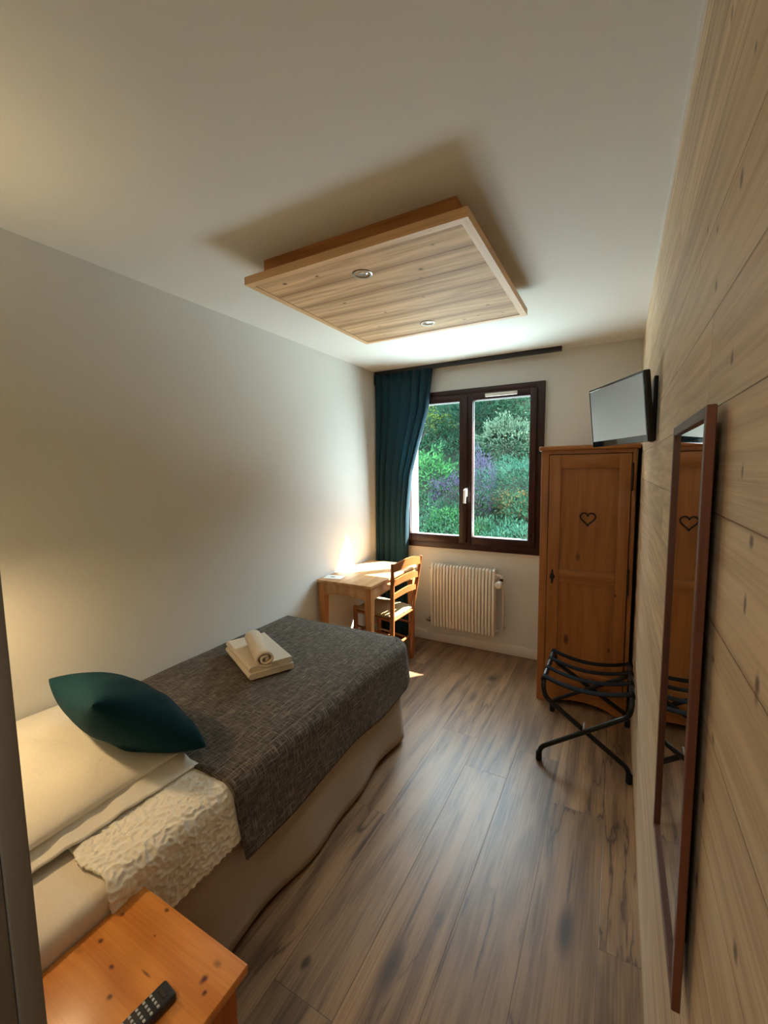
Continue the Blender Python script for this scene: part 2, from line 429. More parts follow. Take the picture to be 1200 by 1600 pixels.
def leafmat(name, c1, c2, tr=0.35):
    c1, c2 = [tuple(0.33 * q for q in c) for c in (c1, c2)]     # foliage reflects only a few per cent
    t = NT(name)
    P = t.pos()
    a = t.noise(P, 3.0, 3)
    b = t.noise(P, 38.0, 2)
    fac = t.remap(t.math('ADD', t.math('MULTIPLY', a, 0.6), t.math('MULTIPLY', b, 0.5)), 0.35, 0.75)
    col = t.mix(fac, c1, c2)
    t.fin(col, 0.7, 0.06)
    tl = t.n('ShaderNodeBsdfTranslucent')
    t.put(tl.inputs[0], col)
    mx = t.n('ShaderNodeMixShader')
    mx.inputs[0].default_value = tr
    t.t.links.new(t.b.outputs[0], mx.inputs[1]); t.t.links.new(tl.outputs[0], mx.inputs[2])
    t.t.links.new(mx.outputs[0], t.t.nodes['Material Output'].inputs[0])
    return t.m


# ------------------------------------------------------------------ mesh helpers
class MB:
    def __init__(s):
        s.b = bmesh.new()

    def box(s, x0, x1, y0, y1, z0, z1, bev=0.0, seg=2, mat=None):
        r = bmesh.ops.create_cube(s.b, size=1.0)
        vs = r['verts']
        T = Matrix.Translation(((x0 + x1) / 2, (y0 + y1) / 2, (z0 + z1) / 2)) @ Matrix.Diagonal((abs(x1 - x0), abs(y1 - y0), abs(z1 - z0), 1))
        bmesh.ops.transform(s.b, matrix=T, verts=vs)
        if bev > 0:
            es = list({e for v in vs for e in v.link_edges})
            g = bmesh.ops.bevel(s.b, geom=es, offset=bev, segments=seg, profile=0.5, affect='EDGES')
            vs = list({v for v in g['verts']} | {v for v in vs if v.is_valid})
        if mat is not None:
            bmesh.ops.transform(s.b, matrix=mat, verts=[v for v in vs if v.is_valid])
        return s

    def obox(s, c, ax, ay, az, sx, sy, sz, bev=0.0, seg=2):
        """box with centre c, axes ax ay az and full sizes"""
        m = Matrix((( ax[0], ay[0], az[0], c[0]), (ax[1], ay[1], az[1], c[1]), (ax[2], ay[2], az[2], c[2]), (0, 0, 0, 1)))
        return s.box(-sx / 2, sx / 2, -sy / 2, sy / 2, -sz / 2, sz / 2, bev, seg, m)

    def beam(s, p, q, w, d=None, w2=None, d2=None, side=(1, 0, 0)):
        """tapered rectangular bar from p to q"""
        p, q = Vector(p), Vector(q)
        d = d or w
        w2, d2 = w2 or w, d2 or d
        ax = (q - p).normalized()
        sd = Vector(side); sd = (sd - ax * sd.dot(ax)).normalized()
        up = ax.cross(sd)
        ring = []
        for c, a, b in ((p, w, d), (q, w2, d2)):
            ring.append([s.b.verts.new(c + sd * (i * a / 2) + up * (j * b / 2)) for i, j in ((-1, -1), (1, -1), (1, 1), (-1, 1))])
        s.b.faces.new(ring[0][::-1]); s.b.faces.new(ring[1])
        for i in range(4):
            j = (i + 1) % 4
            s.b.faces.new((ring[0][i], ring[0][j], ring[1][j], ring[1][i]))
        return s

    def tube(s, pts, r, n=12, cap=True, closed=False):
        pts = [Vector(p) for p in pts]
        N = len(pts)
        rs = r if isinstance(r, (list, tuple)) else [r] * N
        tan = []
        for i in range(N):
            a = pts[(i - 1) % N] if (closed or i > 0) else pts[i]
            b = pts[(i + 1) % N] if (closed or i < N - 1) else pts[i]
            tan.append((b - a).normalized())
        nrm = tan[0].orthogonal().normalized()
        rings = []
        for i in range(N):
            nrm = (nrm - tan[i] * nrm.dot(tan[i])).normalized()
            bi = tan[i].cross(nrm)
            rings.append([s.b.verts.new(pts[i] + (nrm * math.cos(2 * PI * k / n) + bi * math.sin(2 * PI * k / n)) * rs[i]) for k in range(n)])
        for i in range(N if closed else N - 1):
            a, b = rings[i], rings[(i + 1) % N]
            for k in range(n):
                s.b.faces.new((a[k], a[(k + 1) % n], b[(k + 1) % n], b[k]))
        if cap and not closed:
            s.b.faces.new(rings[0][::-1]); s.b.faces.new(rings[-1])
        return s

    def grid(s, rows):
        vs = [[s.b.verts.new(p) for p in row] for row in rows]
        for i in range(len(vs) - 1):
            for j in range(len(vs[0]) - 1):
                s.b.faces.new((vs[i][j], vs[i][j + 1], vs[i + 1][j + 1], vs[i + 1][j]))
        return vs

    def prism(s, poly, axis, a, b):
        """extrude a 2-D outline along axis ('x','y','z') from a to b"""
        def P(u, v, w):
            return {'x': (w, u, v), 'y': (u, w, v), 'z': (u, v, w)}[axis]
        A = [s.b.verts.new(P(u, v, a)) for u, v in poly]
        B = [s.b.verts.new(P(u, v, b)) for u, v in poly]
        s.b.faces.new(A); s.b.faces.new(B[::-1])
        for i in range(len(poly)):
            j = (i + 1) % len(poly)
            s.b.faces.new((A[j], A[i], B[i], B[j]))
        return s

    def lathe(s, c, axis, prof, n=24):
        c, ax = Vector(c), Vector(axis).normalized()
        u = ax.orthogonal().normalized(); v = ax.cross(u)
        rings = []
        for h, r in prof:
            rings.append([s.b.verts.new(c + ax * h + (u * math.cos(2 * PI * k / n) + v * math.sin(2 * PI * k / n)) * max(r, 1e-5)) for k in range(n)])
        for i in range(len(rings) - 1):
            for k in range(n):
                s.b.faces.new((rings[i][k], rings[i][(k + 1) % n], rings[i + 1][(k + 1) % n], rings[i + 1][k]))
        s.b.faces.new(rings[0][::-1]); s.b.faces.new(rings[-1])
        return s

    def build(s, name, mat, parent=None, loc=(0, 0, 0), angle=35, thick=0.0, sub=0, recalc=True):
        """link as ONE mesh object; vertices are given in world coordinates"""
        off = Vector(loc)
        if parent is not None:
            off = Vector(parent['_o'])
        if recalc:
            bmesh.ops.recalc_face_normals(s.b, faces=s.b.faces[:])
        bmesh.ops.translate(s.b, vec=-off, verts=s.b.verts[:])
        me = bpy.data.meshes.new(name)
        s.b.to_mesh(me); s.b.free()
        me.materials.append(M[mat] if isinstance(mat, str) else mat)
        if angle:
            me.polygons.foreach_set('use_smooth', [True] * len(me.polygons))
            me.set_sharp_from_angle(angle=math.radians(angle))
        o = bpy.data.objects.new(name, me)
        COL.objects.link(o)
        if parent is not None:
            o.parent = parent
        else:
            o.location = off
        o['_o'] = tuple(off)
        if thick:
            md = o.modifiers.new('thickness', 'SOLIDIFY'); md.thickness = thick; md.offset = -1
        if sub:
            md = o.modifiers.new('smooth', 'SUBSURF'); md.levels = md.render_levels = sub
        return o


def tag(o, label, cat=None, group=None, kind=None):
    o['label'] = label
    if cat: o['category'] = cat
    if group: o['group'] = group
    if kind: o['kind'] = kind
    return o


def thing(name, label, cat, loc, group=None, kind=None):
    o = bpy.data.objects.new(name, None)
    COL.objects.link(o)
    o.location = loc
    o.empty_display_size = 0.1
    o['_o'] = tuple(loc)
    return tag(o, label, cat, group, kind)


def dup_part(src, delta):
    c = src.copy()
    COL.objects.link(c)
    c.parent = src.parent
    c.location = src.location + Vector(delta)
    return c


def fillet(pts, r, k=6):
    """round the inner corners of a polyline"""
    pts = [Vector(p) for p in pts]
    out = [pts[0]]
    for i in range(1, len(pts) - 1):
        a, b, c = pts[i - 1], pts[i], pts[i + 1]
        d = min(r, (a - b).length * 0.49, (c - b).length * 0.49)
        p, q = b + (a - b).normalized() * d, b + (c - b).normalized() * d
        for j in range(k + 1):
            w = j / k
            out.append(p * (1 - w) ** 2 + b * 2 * w * (1 - w) + q * w * w)
    out.append(pts[-1])
    return out


def lerp_table(tab, z):
    """piecewise linear lookup in [(z, value)] sorted by z"""
    if z <= tab[0][0]: return tab[0][1]
    for (a, va), (b, vb) in zip(tab, tab[1:]):
        if z <= b:
            return va + (vb - va) * (z - a) / (b - a)
    return tab[-1][1]


# ------------------------------------------------------------------ room shell
LX, BY, HC = -2.0945, 3.53, 2.45
WX0, WX1, WZ0, WZ1 = -1.775, -0.655, 0.90, 2.215       # opening in the window wall

tag(MB().box(LX - 0.15, 0.15, -1.6, BY + 0.2, -0.12, 0).build('floor', 'floor', angle=0), 'brown oak plank floor with dark knots', 'floor', kind='structure')
tag(MB().box(LX - 0.15, 0.15, -1.6, BY + 0.2, HC, HC + 0.12).build('ceiling', 'ceiling', angle=0), 'smooth white painted ceiling', 'ceiling', kind='structure')
tag(MB().box(LX - 0.15, LX, -1.6, BY + 0.15, 0, HC).build('wall_left', 'wall', angle=0), 'plain off-white wall along the bed', 'wall', kind='structure')
tag(MB().box(0, 0.15, -1.6, BY + 0.15, 0, HC).build('wall_right', 'oak_wall', angle=0), 'wall clad in pale oak boards', 'wall', kind='structure')
wb = MB()
wb.box(LX, WX0, BY, BY + 0.15, 0, HC); wb.box(WX1, 0, BY, BY + 0.15, 0, HC)
wb.box(WX0, WX1, BY, BY + 0.15, 0, WZ0); wb.box(WX0, WX1, BY, BY + 0.15, WZ1, HC)
tag(wb.build('wall_back', 'wall', angle=0), 'off-white end wall around the window', 'wall', kind='structure')
wf = MB()
wf.box(LX, -0.93, 0.06, 0.26, 0, HC)
tag(wf.build('wall_front', 'wall', angle=0), 'wall at the head of the bed', 'wall', kind='structure')
tag(MB().box(LX, 0, -1.6, -1.5, 0, HC).build('wall_hall', 'wall', angle=0), 'end wall of the entry', 'wall', kind='structure')
tag(MB().box(-0.932, -0.905, 0.04, 0.229, 0, HC, 0.003).box(-0.932, -0.899, 0.229, 0.262, 0, HC, 0.004).box(-0.96, -0.912, 0.02, 0.075, 0, HC, 0.004)
    .build('trim_1', 'jamb'), 'grey-taupe painted door jamb beside the camera', 'door jamb', kind='structure')
tag(MB().box(-1.62, -0.56, BY - 0.014, BY, 0, 0.085, 0.003).box(LX, -1.62, BY - 0.014, BY, 0, 0.085, 0.003).build('baseboard_back', 'white_trim'),
    'white skirting board below the radiator', 'baseboard', kind='structure')
tag(MB().box(LX, LX + 0.014, 0.26, BY - 0.014, 0, 0.085, 0.003).build('baseboard_left', 'white_trim'), 'white skirting board along the left wall', 'baseboard', kind='structure')
tag(MB().box(-0.006, 0, 0.26, BY, HC - 0.006, HC).build('trim_2', 'white_trim'), 'thin white bead along the top of the oak wall', 'trim', kind='structure')
# outside sill and plaster of the reveal
so = MB()
so.box(WX0 - 0.004, WX0 + 0.002, BY + 0.05, BY + 0.152, WZ0, WZ1); so.box(WX1 - 0.010, WX1 + 0.004, BY + 0.05, BY + 0.152, WZ0, WZ1)
so.prism([(BY + 0.05, 0.945), (BY + 0.05, 0.972), (BY + 0.20, 0.956), (BY + 0.20, 0.90), (BY + 0.15, 0.90)], 'x', WX0, WX1)
tag(so.build('trim_3', 'render', angle=0), 'pale rendered sill and reveal outside the window', 'window sill', kind='structure')

# ------------------------------------------------------------------ window
win = thing('window_1', 'dark brown wooden casement window with two panes', 'window', (-1.2525, BY, 0.87), kind='structure')
FX0, FX1, FZ0, FZ1 = -1.875, -0.63, 0.87, 2.23
FY0, FY1 = 3.498, 3.575
for a_, b_ in ((FX0, FX0 + 0.06), (FX1 - 0.06, FX1)):
    MB().box(a_, b_, FY0, FY1, FZ0, FZ1, 0.006).build('frame_stile', 'mahogany', win)
for a_, b_ in ((FZ1 - 0.055, FZ1), (FZ0, FZ0 + 0.062)):
    MB().box(FX0, FX1, FY0 + 0.001, FY1, a_, b_, 0.006).build('frame_rail', 'mahogany_x', win)


def sash(x0, x1, gx0, gx1, label):
    z0, z1, gz0, gz1 = 0.925, 2.182, 0.99, 2.125
    y0, y1 = 3.482, 3.54
    m = MB()
    m.box(x0, gx0, y0, y1, z0, z1, 0.005); m.box(gx1, x1, y0, y1, z0, z1, 0.005)
    m.box(gx0 - 0.002, gx1 + 0.002, y0 + 0.001, y1, z0, gz0, 0.004); m.box(gx0 - 0.002, gx1 + 0.002, y0 + 0.001, y1, gz1, z1, 0.004)
    s_ = m.build('sash', 'mahogany', win)
    s_['label'] = label
    g = MB()
    g.box(gx0 - 0.005, gx1 + 0.005, 3.512, 3.516, gz0 - 0.005, gz1 + 0.005)
    g.build('glass_pane', 'glass', s_, angle=0)
    b = MB()   # pale glazing bead round the pane on its outer side
    for q in ((gx0, gx0 + 0.003, gz0, gz1), (gx1 - 0.003, gx1, gz0, gz1)):
        b.box(q[0], q[1], 3.518, 3.53, q[2], q[3])
    b.box(gx0, gx1, 3.518, 3.53, gz0, gz0 + 0.003); b.box(gx0, gx1, 3.518, 3.53, gz1 - 0.003, gz1)
    b.build('glazing_bead', 'bead', s_, angle=0)
    return s_


sl = sash(-1.825, -1.262, -1.77, -1.305, 'left sash partly behind the curtain')
sr = sash(-1.258, -0.684, -1.19, -0.735, 'right sash with handle and air vent')
MB().box(-1.283, -1.232, 3.468, 3.482, 0.935, 2.175, 0.005).build('cover_batten', 'mahogany', sr)
hd = MB()
hd.box(-1.248, -1.222, 3.458, 3.468, 1.335, 1.405, 0.004)
hd.tube(fillet([(-1.235, 3.468, 1.385), (-1.235, 3.43, 1.385), (-1.237, 3.425, 1.28)], 0.02), [0.009] * 2 + [0.010] * 4 + [0.011] * 2 + [0.010], 10)
hd.lathe((-1.235, 3.43, 1.385), (0, -1, 0), [(-0.03, 0.012), (0.0, 0.014), (0.008, 0.010)], 16)
hd.build('window_handle', 'white_plastic', sr)['label'] = 'white window handle'
vt = MB()
vt.box(-1.085, -0.83, 3.465, 3.483, 2.142, 2.170, 0.006)
vt.box(-1.07, -0.845, 3.462, 3.466, 2.153, 2.159)
vt.build('air_vent', 'white_plastic', sr)['label'] = 'white slim air vent'
for z in (1.02, 1.5, 2.06):
    MB().tube([(-0.688, 3.478, z - 0.035), (-0.688, 3.478, z + 0.035)], 0.007, 10).build('hinge', 'iron', sr)

# ------------------------------------------------------------------ curtain and rail
tag(MB().box(-2.085, -0.512, 3.43, 3.465, 2.418, 2.45, 0.002).build('curtain_rail', 'rail_black', loc=(-1.3, 3.447, 2.418)),
    'flat black curtain rail under the ceiling above the window', 'curtain rail')
edge = [(0.0, -1.785), (0.78, -1.778), (1.19, -1.768), (1.53, -1.732), (1.81, -1.655), (2.08, -1.575), (2.42, -1.535)]
rows = []
NS, NZ = 150, 60
for j in range(NZ + 1):
    z = 0.02 + (2.418 - 0.02) * j / NZ
    xr = lerp_table(edge, z)
    row = []
    for i in range(NS + 1):
        s = i / NS
        sm = min(s / 0.93, 1.0)
        ph = 2 * PI * (6.2 * sm ** 0.9 + 0.25 * math.sin(sm * 7.0)) + 0.5 * math.sin(z * 1.3 + sm * 2)
        amp = 0.024 + 0.014 * (1 - z / 2.42)
        if z > 2.3:
            amp *= 0.55 + 0.45 * (2.42 - z) / 0.12
        y = 3.424 + amp * (0.6 + 0.4 * math.sin(5 * sm + 1.1 * z)) * math.sin(ph) + 0.010 * mnoise.noise((sm * 6, z * 1.2, 3))
        x = -2.086 + (xr - 0.020 + 2.086) * sm + 0.010 * math.cos(ph) * (sm < 0.97)
        if s > 0.90:       # the free edge turns back toward the window
            k = (s - 0.90) / 0.10
            k2 = k * k * (3 - 2 * k)
            y = y * (1 - k2) + (3.366 + 0.097 * max(0, k - 0.25) / 0.75) * k2
            x = x * (1 - k2) + (xr - 0.020 + 0.020 * k) * k2
        row.append((max(x, -2.092), min(y, 3.464), z))
    rows.append(row)
cb = MB(); cb.grid(rows)
cu = thing('curtain', 'petrol blue curtain drawn to the left of the window', 'curtain', (-1.85, 3.43, 0.02))
cb.build('curtain_cloth', 'teal', cu, angle=80, thick=0.003)
hb = MB()
hr = []
for z in (2.33, 2.375, 2.417):
    row = []
    for i in range(81):
        s = i / 80
        ph = 2 * PI * 7.5 * (s ** 0.92) + 0.35 * math.sin(z * 1.7)
        row.append((-2.084 + 0.545 * s, 3.421 + 0.017 * math.sin(ph), z))
    hr.append(row)
hb.grid(hr)
hb.build('heading_tape', 'teal', cu, angle=80, thick=0.002)

# ------------------------------------------------------------------ ceiling light panel
cp = thing('ceiling_light_panel', 'square spruce board panel hung below the ceiling with two recessed spots', 'ceiling light', (-1.045, 1.865, 2.45))
PX0, PX1, PY0, PY1, PZ = -1.530, -0.559, 1.368, 2.362, 2.350
fw = 0.032
MB().box(PX0 + fw, PX1 - fw, PY0 + fw, PY1 - fw, PZ + 0.002, PZ + 0.022).build('board_panel', 'spruce', cp, angle=0)


def mitre(corners, mat):
    m = MB()
    vs0 = [m.b.verts.new((x, y, PZ)) for x, y in corners]
    vs1 = [m.b.verts.new((x, y, PZ + 0.032)) for x, y in corners]
    m.b.faces.new(vs0); m.b.faces.new(vs1[::-1])
    for i in range(4):
        j = (i + 1) % 4
        m.b.faces.new((vs0[i], vs0[j], vs1[j], vs1[i]))
    m.build('frame_batten', mat, cp, angle=0)


o4 = [(PX0, PY0), (PX1, PY0), (PX1, PY1), (PX0, PY1)]
gap = 0.0015
i4 = [(PX0 + fw - gap, PY0 + fw - gap), (PX1 - fw + gap, PY0 + fw - gap), (PX1 - fw + gap, PY1 - fw + gap), (PX0 + fw - gap, PY1 - fw + gap)]
for k in range(4):
    j = (k + 1) % 4
    mitre([o4[k], o4[j], i4[j], i4[k]], 'pine_frame' if k % 2 == 0 else 'pine_frame_y')
bx = MB()
bx.box(-1.458, -0.612, 1.412, 1.440, PZ + 0.022, HC); bx.box(-1.458, -0.612, 2.19, 2.218, PZ + 0.022, HC)
bx.box(-1.458, -1.43, 1.44, 2.19, PZ + 0.022, HC); bx.box(-0.640, -0.612, 1.44, 2.19, PZ + 0.022, HC)
bx.build('mounting_box', 'pine_dark', cp, angle=0)
for sy in (1.537, 2.207):
    sp = MB().lathe((-1.05, sy, PZ + 0.003), (0, 0, -1), [(0, 0.041), (0.003, 0.041), (0.005, 0.038), (0.004, 0.031), (-0.012, 0.027), (-0.013, 0.026)], 32).build('spotlight', 'steel', cp, angle=50)
    MB().lathe((-1.05, sy, PZ + 0.001), (0, 0, -1), [(-0.010, 0.024), (-0.002, 0.024), (0.0, 0.020), (0.001, 0.006)], 28).build('bulb', 'lens', sp, angle=50)

# ------------------------------------------------------------------ bed
BX0, BX1, BYH, BYF = -2.078, -1.17, 0.28, 2.17
bed = thing('bed', 'single bed with pale mattress and taupe skirt along the left wall', 'bed', (-1.62, 1.22, 0))
MB().box(BX0, BX1, BYH, BYF, 0.335, 0.553, 0.035, 4).build('mattress', 'mattress', bed, angle=50)
MB().box(BX0 + 0.02, BX1 - 0.03, BYH + 0.02, BYF - 0.03, 0.06, 0.34, 0.01).build('bed_base', 'skirt', bed)
for lx in (BX0 + 0.08, BX1 - 0.09):
    for ly in (BYH + 0.1, BYF - 0.15):
        MB().lathe((lx, ly, 0), (0, 0, 1), [(0, 0.022), (0.07, 0.028)], 14).build('leg', 'black_plastic', bed)


def rim(x0, x1, y0, y1, r, n=14, step=0.02):
    """path along the head-right, right side, rounded foot corner and foot of the bed with outward normals"""
    pts = []
    y = y0
    while y < y1 - r:
        pts.append((x1, y, 1.0, 0.0)); y += step
    for k in range(n + 1):
        a = PI / 2 * k / n
        pts.append((x1 - r + r * math.cos(a), y1 - r + r * math.sin(a), math.cos(a), math.sin(a)))
    x = x1 - r - step
    while x > x0:
        pts.append((x, y1, 0.0, 1.0)); x -= step
    pts.append((x0, y1, 0.0, 1.0))
    return pts


sk = MB()
path = rim(BX0, BX1 - 0.004, 0.30, BYF - 0.03, 0.11)
rows = []
for j in range(13):
    d = j / 12
    z = 0.42 - d * 0.39
    row = []
    for i, (x, y, nx, ny) in enumerate(path):
        w = (0.012 * math.sin(i * 0.13 + 1) + 0.008 * math.sin(i * 0.31)) * d
        row.append((x + nx * (0.006 + w + 0.02 * d), y + ny * (0.006 + w + 0.02 * d), z + 0.006 * d * math.sin(i * 0.1)))
    rows.append(row)
sk.grid(rows)
sk.build('bed_skirt', 'skirt', bed, angle=80, thick=0.003)


def drape(path, ztop, r, drops, lift=0.0, inner=None, wav=0.01, seed=0.0, nd=26):
    """cloth hanging over the rim: quarter-round shoulder then a near-vertical fall; drops[i] = hanging length"""
    rows = []
    for j in range(nd + 1):
        row = []
        for i, (x, y, nx, ny) in enumerate(path):
            L = drops[i] if isinstance(drops, (list, tuple)) else drops
            d = (r * PI / 2 + L) * j / nd
            th = min(d / r, PI / 2)
            out = r * math.sin(th) - r
            down = r * (1 - math.cos(th)) + max(0.0, d - r * PI / 2)
            fall = max(0.0, d - r * PI / 2)
            w = fall * (0.10 + wav * 6 * mnoise.noise((i * 0.09 + seed, fall * 2, seed)))
            row.append((x + nx * (out + w), y + ny * (out + w), ztop - down + lift))
        rows.append(row)
    return rows


# crinkled white quilt
q = MB()
ZQ = 0.5625


def crinkle(p, amp=0.0068):
    wx = 0.012 * mnoise.noise((p[0] * 20, p[1] * 20, 9))
    a = 1 - min(1, abs(mnoise.noise((p[0] * 52 + wx * 60, p[1] * 52, p[2] * 52))) * 3.2)
    b = 1 - min(1, abs(mnoise.noise((p[0] * 95 + 5, p[1] * 95, p[2] * 95))) * 3.0)
    return amp * (0.8 * a + 0.4 * b)


def quilt_edge_y(x):
    return 0.497 - 0.02 * (x + 1.38) + 0.006 * math.sin(x * 40)


def quilt_pt(s, t_):
    """s across the bed (0 wall .. 1 hem), t_ along"""
    W_top = BX1 - 0.045 - BX0
    L = W_top + 0.05 * PI / 2 + 0.135
    d = s * L
    r = 0.05
    if d < W_top:
        x, z, n = BX0 + d, ZQ, Vector((0, 0, 1))
    else:
        e = d - W_top
        th = min(e / r, PI / 2)
        x = BX1 - 0.045 + r * math.sin(th) + 0.10 * max(0, e - r * PI / 2)
        z = ZQ - r * (1 - math.cos(th)) - max(0, e - r * PI / 2)
        n = Vector((math.sin(th), 0, math.cos(th)))
    y = quilt_edge_y(x) + t_ * (1.25 - 0.497)
    fl = max(0.0, d - W_top - 0.09)
    y -= fl * 0.10 * (1 - t_)
    p = Vector((x, y, z))
    return p + n * (crinkle(p) * max(0.0, min(1.0, (0.885 - y) / 0.04)) + 0.003)


q.grid([[quilt_pt(i / 320, j / 190) for j in range(114)] for i in range(115, 321)])
q.grid([[quilt_pt(i / 40, j / 20) - Vector((0, 0, 0.002)) for j in range(21)] for i in range(0, 15)])
tag(q.build('quilt', 'quilt', loc=(-1.62, 0.85, ZQ), angle=80, thick=0.006), 'white crinkled cotton quilt folded over the bed between pillow and grey throw', 'quilt')

# charcoal throw
th = MB()
ZT = 0.575
TX1, TYF, TR = -1.152, 2.215, 0.12
tp = rim(BX0 - 0.008, TX1, 0.865, TYF, TR, 16)
n_tp = len(tp)
rs = 0.055
drops = []
for i, (x, y, nx, ny) in enumerate(tp):
    base = 0.205 + 0.012 * math.sin(i * 0.15)
    if ny > 0.02:
        base = 0.20 - 0.05 * min(1.0, ny)
    if ny > 0.99:
        base = 0.15
    drops.append(base)
dr = drape(tp, ZT, rs, drops, wav=0.012, seed=2.0)
# lean the free near edge a little toward the foot as it hangs
for j, row in enumerate(dr):
    for i in range(min(12, len(row))):
        x, y, z = row[i]
        row[i] = (x, y + (0.575 - z) * 0.06 * (1 - i / 12), z)
th.grid(dr)
top = []
NX, NY = 40, 60
for i in range(NX + 1):
    x = BX0 - 0.008 + (TX1 - rs - (BX0 - 0.008)) * i / NX
    row = []
    # inner rounded boundary at the foot
    xe = TX1 - TR
    ymax = TYF - rs
    if x > xe:
        ri = TR - rs
        dx = min(x - xe, ri)
        ymax = TYF - TR + math.sqrt(max(0.0, ri * ri - dx * dx))
    for j in range(NY + 1):
        y = 0.865 + (ymax - 0.865) * j / NY
        inner = min(1, (TX1 - rs - x) / 0.08) * min(1, (ymax - y) / 0.08)
        row.append((x, y, ZT + 0.004 * inner * (mnoise.noise((x * 4, y * 4, 1)) + 0.5)))
    top.append(row)
th.grid(top)
tag(th.build('throw_blanket', 'throw', loc=(-1.62, 1.5, ZT), angle=80, thick=0.009), 'charcoal melange woven throw covering the foot half of the bed', 'blanket')


def pillow_mesh(m, C, U, V, Wd, Hd, T, pinch=0.07, p=0.5, n=40, wr=0.0, seed=0.0, sag=0.0):
    """soft cushion: centre C, in-plane unit axes U V, sizes Wd Hd, thickness T"""
    C, U, V = Vector(C), Vector(U).normalized(), Vector(V)
    V = (V - U * V.dot(U)).normalized()
    N = U.cross(V)
    sheets = []
    for sgn in (1, -1):
        rows = []
        for i in range(n + 1):
            a = -math.cos(PI * i / n)
            row = []
            for j in range(n + 1):
                b = -math.cos(PI * j / n)
                uu = a * (1 - pinch * (1 - b * b)); vv = b * (1 - pinch * (1 - a * a))
                h = max(0.0, (1 - a * a) * (1 - b * b)) ** p
                k = 1 + wr * mnoise.noise((a * 2.2 + seed, b * 2.2, sgn * 3 + seed)) if h > 0 else 1
                pnt = C + U * (uu * Wd / 2) + V * (vv * Hd / 2) + N * (sgn * h * T / 2 * k)
                row.append(pnt)
            rows.append(row)
        sheets.append(rows)
    m.grid(sheets[0]); m.grid([r[::-1] for r in sheets[1]])
    bmesh.ops.remove_doubles(m.b, verts=m.b.verts[:], dist=1e-4)
    return m


# bed pillow with flange
pw = thing('pillow', 'large white bed pillow with a flat hem at the head of the bed', 'pillow', (-1.72, 0.56, 0.57))
pm = MB()
pillow_mesh(pm, (-1.735, 0.555, 0.624), (1, 0.03, -0.03), (0, 1, -0.02), 0.68, 0.58, 0.135, 0.03, 0.5, 44, 0.16, 1.3)
pm.build('pillow_body', 'white_linen', pw, angle=80)
fl = MB()
fr = []
for i in range(41):
    y = 0.28 + 0.60 * i / 40
    row = []
    for j in range(11):
        s = j / 10
        x = -1.455 + s * 0.092 + 0.05 * (y - 0.42)
        z = 0.616 - 0.040 * s ** 0.8 + 0.0025 * math.sin(y * 37 + s * 3) + 0.002 * math.sin(y * 90 + 1) - 0.02 * max(0, y - 0.75) / 0.13
        row.append((x, y, max(z, 0.573)))
    fr.append(row)
fl.grid(fr)
fl.build('pillow_hem', 'white_linen', pw, angle=80, thick=0.004)

# petrol cushion
cs = thing('cushion', 'petrol blue cushion lying across the bed against the pillow', 'cushion', (-1.66, 0.86, 0.6))
cm = MB()
pillow_mesh(cm, (-1.5925, 0.7955, 0.7335), (0.411, -0.065, 0.049), (-0.084, -0.306, 0.288), 0.425, 0.425, 0.20, 0.05, 0.42, 48, 0.13, 4.2)
cm.build('cushion_body', 'teal_velvet', cs, angle=80)

# towels
AX, AY = Vector((-0.9, 0.437, 0)).normalized(), Vector((0.437, 0.9, 0)).normalized()
ft = thing('folded_towel', 'cream towel folded flat on the grey throw under a rolled towel', 'towel', (-1.73, 1.55, 0.585), 'towels on the bed')
c0 = Vector((-1.735, 1.548, 0.0))
for k, (zz, lx, ly, dx) in enumerate(((0.601, 0.40, 0.225, 0.0), (0.630, 0.392, 0.215, 0.006))):
    m = MB()
    # folded layer: a flat loop with a rounded fold on the front edge
    rows = []
    hh = 0.0145
    prof = []
    for a in range(13):
        an = -PI / 2 + PI * a / 12
        prof.append((ly / 2 - hh + hh * math.cos(an), hh * math.sin(an)))
    prof = [(-ly / 2, -hh)] + prof + [(-ly / 2, hh)]
    for s in range(25):
        u = -lx / 2 + lx * s / 24
        row = []
        for (v, w) in prof:
            P = c0 + AX * (u + dx) + AY * (-v) + Vector((0, 0, zz + w + 0.0015 * mnoise.noise((u * 12, v * 12, k))))
            row.append(P)
        rows.append(row)
    vs = m.grid(rows)
    for e in (vs[0], vs[-1]):
        try: m.b.faces.new(e)
        except Exception: pass
    for i in range(len(vs) - 1):
        m.b.faces.new((vs[i][0], vs[i + 1][0], vs[i + 1][-1], vs[i][-1]))
    m.build('towel_layer', 'towel', ft, angle=60)
rt = thing('rolled_towel', 'cream towel rolled up on top of the folded towel', 'towel', (-1.67, 1.51, 0.637), 'towels on the bed')
m = MB()
P0, P1 = Vector((-1.535, 1.405, 0.690)), Vector((-1.80, 1.585, 0.690))
ax = (P1 - P0).normalized(); sd = Vector((ax.y, -ax.x, 0)); L = (P1 - P0).length
rows = []
turns = 2.2
NT_ = 90
for s in range(13):
    row = []
    for i in range(NT_ + 1):
        f_ = i / NT_
        a = 2 * PI * turns * (f_ - 1) - PI / 2 + 0.5
        r = 0.008 + 0.039 * f_
        e = 0.004 * math.sin(f_ * 9) if s in (0, 12) else 0.0
        row.append(P0 + ax * (L * s / 12 + e) + sd * (r * 1.12 * math.cos(a)) + Vector((0, 0, r * 0.93 * math.sin(a))))
    rows.append(row)
m.grid(rows)
m.build('towel_roll', 'towel', rt, angle=80, thick=0.011)

